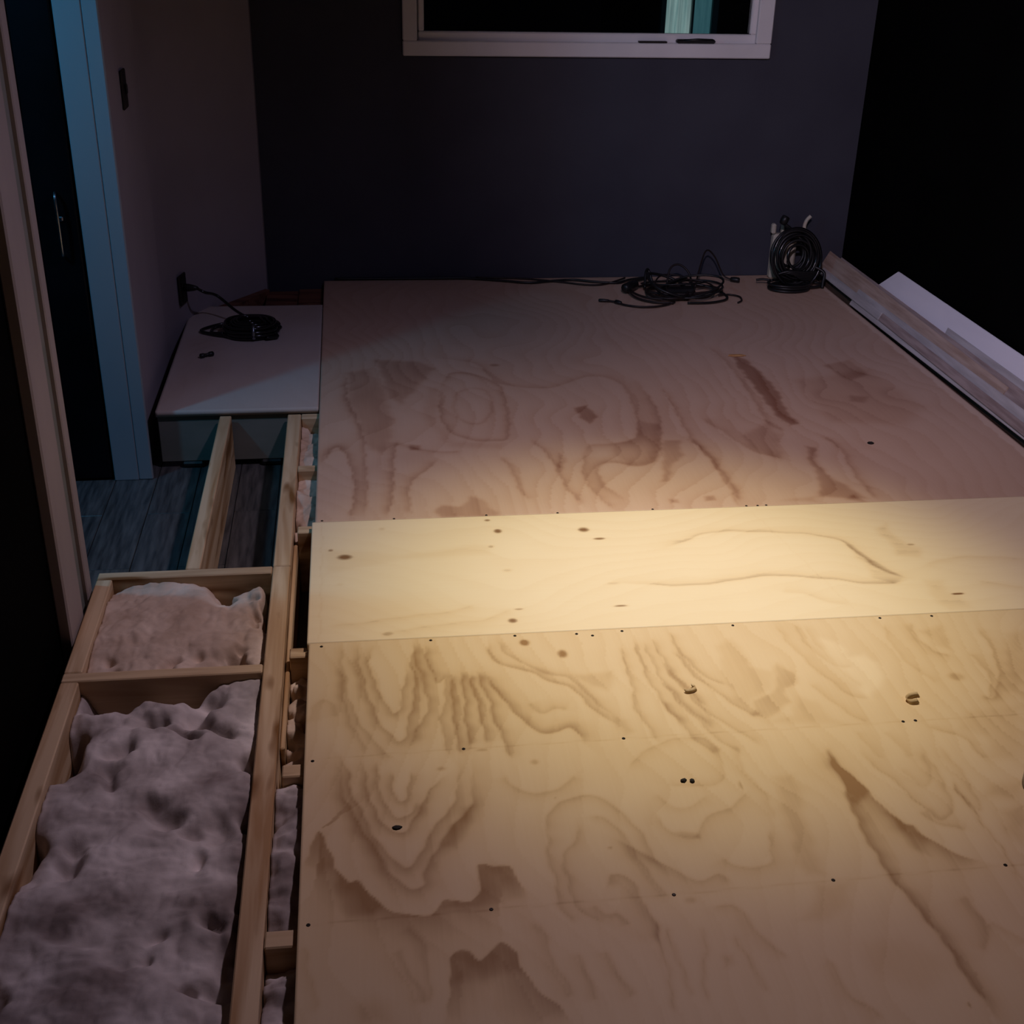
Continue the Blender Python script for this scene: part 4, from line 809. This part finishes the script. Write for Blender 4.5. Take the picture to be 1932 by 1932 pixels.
st = setp(link('curled_trim_end', MB().tube(crom([(2.128,5.195,TOP+.002),(2.122,5.20,TOP+.14),(2.108,5.205,TOP+.205),(2.104,5.208,TOP+.232),(2.112,5.21,TOP+.258),(2.128,5.21,TOP+.276)], 5), .0085, 8), M['cream'], None, True), 'curled cream trim offcut standing upright beside the cable bundle', 'trim')
# ------------------------------------------------------------------ small things lying about
def crumb(name, x, y, z, sx, sy, sz, rot, mat, label, cat, seed):
    r = random.Random(seed); mb = MB(); v = []; n = 7
    for ring, (s, h) in enumerate(((.75,0),(1,.3),(.9,.75),(.35,1))):
        for k in range(n):
            a = 2*math.pi*k/n; q_ = s*(1+r.uniform(-.22,.22)); px, py = sx*q_*math.cos(a), sy*q_*math.sin(a)
            v.append((x+px*math.cos(rot)-py*math.sin(rot), y+px*math.sin(rot)+py*math.cos(rot), z+sz*h))
    f = [(i*n+k, i*n+(k+1) % n, (i+1)*n+(k+1) % n, (i+1)*n+k) for i in range(3) for k in range(n)]+[tuple(range(n-1,-1,-1)), tuple(3*n+k for k in range(n))]
    mb.add(v, f); return setp(link(name, mb, mat), label, cat)
def shaving(x, y, R, wid, a0, a1, label, rot):
    mb = MB(); v = []; n = 14
    for i in range(n+1):
        a = a0+(a1-a0)*i/n; rr = R*(1+.15*i/n); u_ = rr*math.cos(a); v_ = rr*math.sin(a)
        for e, th in ((-1,0),(1,0),(1,.0012),(-1,.0012)):
            rq = 1+th/R; px, py, pz = u_*rq, e*wid*.5*.35+v_*rq*.5, wid*.13*(1+e)+.0006+.10*R*abs(math.sin(a))
            v.append((x+px*math.cos(rot)-py*math.sin(rot), y+px*math.sin(rot)+py*math.cos(rot), TOP+pz))
    f = [(i*4+k, i*4+(k+1) % 4, i*4+4+(k+1) % 4, i*4+4+k) for i in range(n) for k in range(4)]+[(3,2,1,0),(n*4,n*4+1,n*4+2,n*4+3)]
    mb.add(v, f); return setp(link('wood_shaving', mb, M['chip'], None, True), label, 'wood shaving')
shaving(.803, 2.108, .014, .022, -2.6, .9, 'small curled wood shaving near the middle of the nearest sheet', .3)
shaving(1.272, 2.030, .019, .026, .6, 4.6, 'larger hooked wood shaving toward the right of the nearest sheet', .4)
crumb('dark_crumb', .717, 1.815, TOP, .006, .005, .005, .2, M['dirt'], 'dark debris crumb, left of a touching pair on the nearest sheet', 'debris', 1)
crumb('dark_crumb', .733, 1.812, TOP, .005, .005, .005, .9, M['dirt'], 'dark debris crumb, right of a touching pair on the nearest sheet', 'debris', 2)
crumb('dark_crumb', .170, 1.737, TOP, .0085, .005, .004, .1, M['dirt'], 'dark debris crumb inside the nested V grain at left of the nearest sheet', 'debris', 3)
crumb('dark_crumb', 1.708, 3.364, TOP, .011, .009, .005, .1, M['dirt'], 'lone black debris crumb on the right side of the large far sheet', 'debris', 4)
crumb('dark_crumb', -.237, 1.563, .118, .012, .009, .012, .3, M['dirt'], 'black debris crumb lying on the lumpy insulation at bottom left', 'debris', 5)
crumb('wood_splinter', 1.522, 4.195, TOP, .034, .012, .006, -.05, M['splinter'], 'orange torn veneer splinter on the large far sheet', 'wood splinter', 6)
tp = thing('tape_roll', (1.412, 1.722, TOP), 'black round roll at the right edge of the frame on the nearest sheet', 'tape roll')
rg = MB(); n = 32; prof = ((.030,0),(.052,0),(.054,.003),(.054,.043),(.052,.046),(.030,.046))
for rr, z in prof:
    for k in range(n): rg.v.append((1.412+rr*math.cos(2*math.pi*k/n), 1.722+rr*math.sin(2*math.pi*k/n), TOP+z))
m = len(prof)
for i in range(m):
    for k in range(n): rg.f.append((i*n+k, i*n+(k+1) % n, ((i+1) % m)*n+(k+1) % n, ((i+1) % m)*n+k))
link('tape', rg, M['glossblack'], tp, True)
rg = MB()
for rr, z in ((.0265,.0005),(.0298,.0005),(.0298,.0455),(.0265,.0455)):
    for k in range(n): rg.v.append((1.412+rr*math.cos(2*math.pi*k/n), 1.722+rr*math.sin(2*math.pi*k/n), TOP+z))
for i in range(4):
    for k in range(n): rg.f.append((i*n+k, i*n+(k+1) % n, ((i+1) % 4)*n+(k+1) % n, ((i+1) % 4)*n+k))
link('core', rg, M['plate'], tp, True)
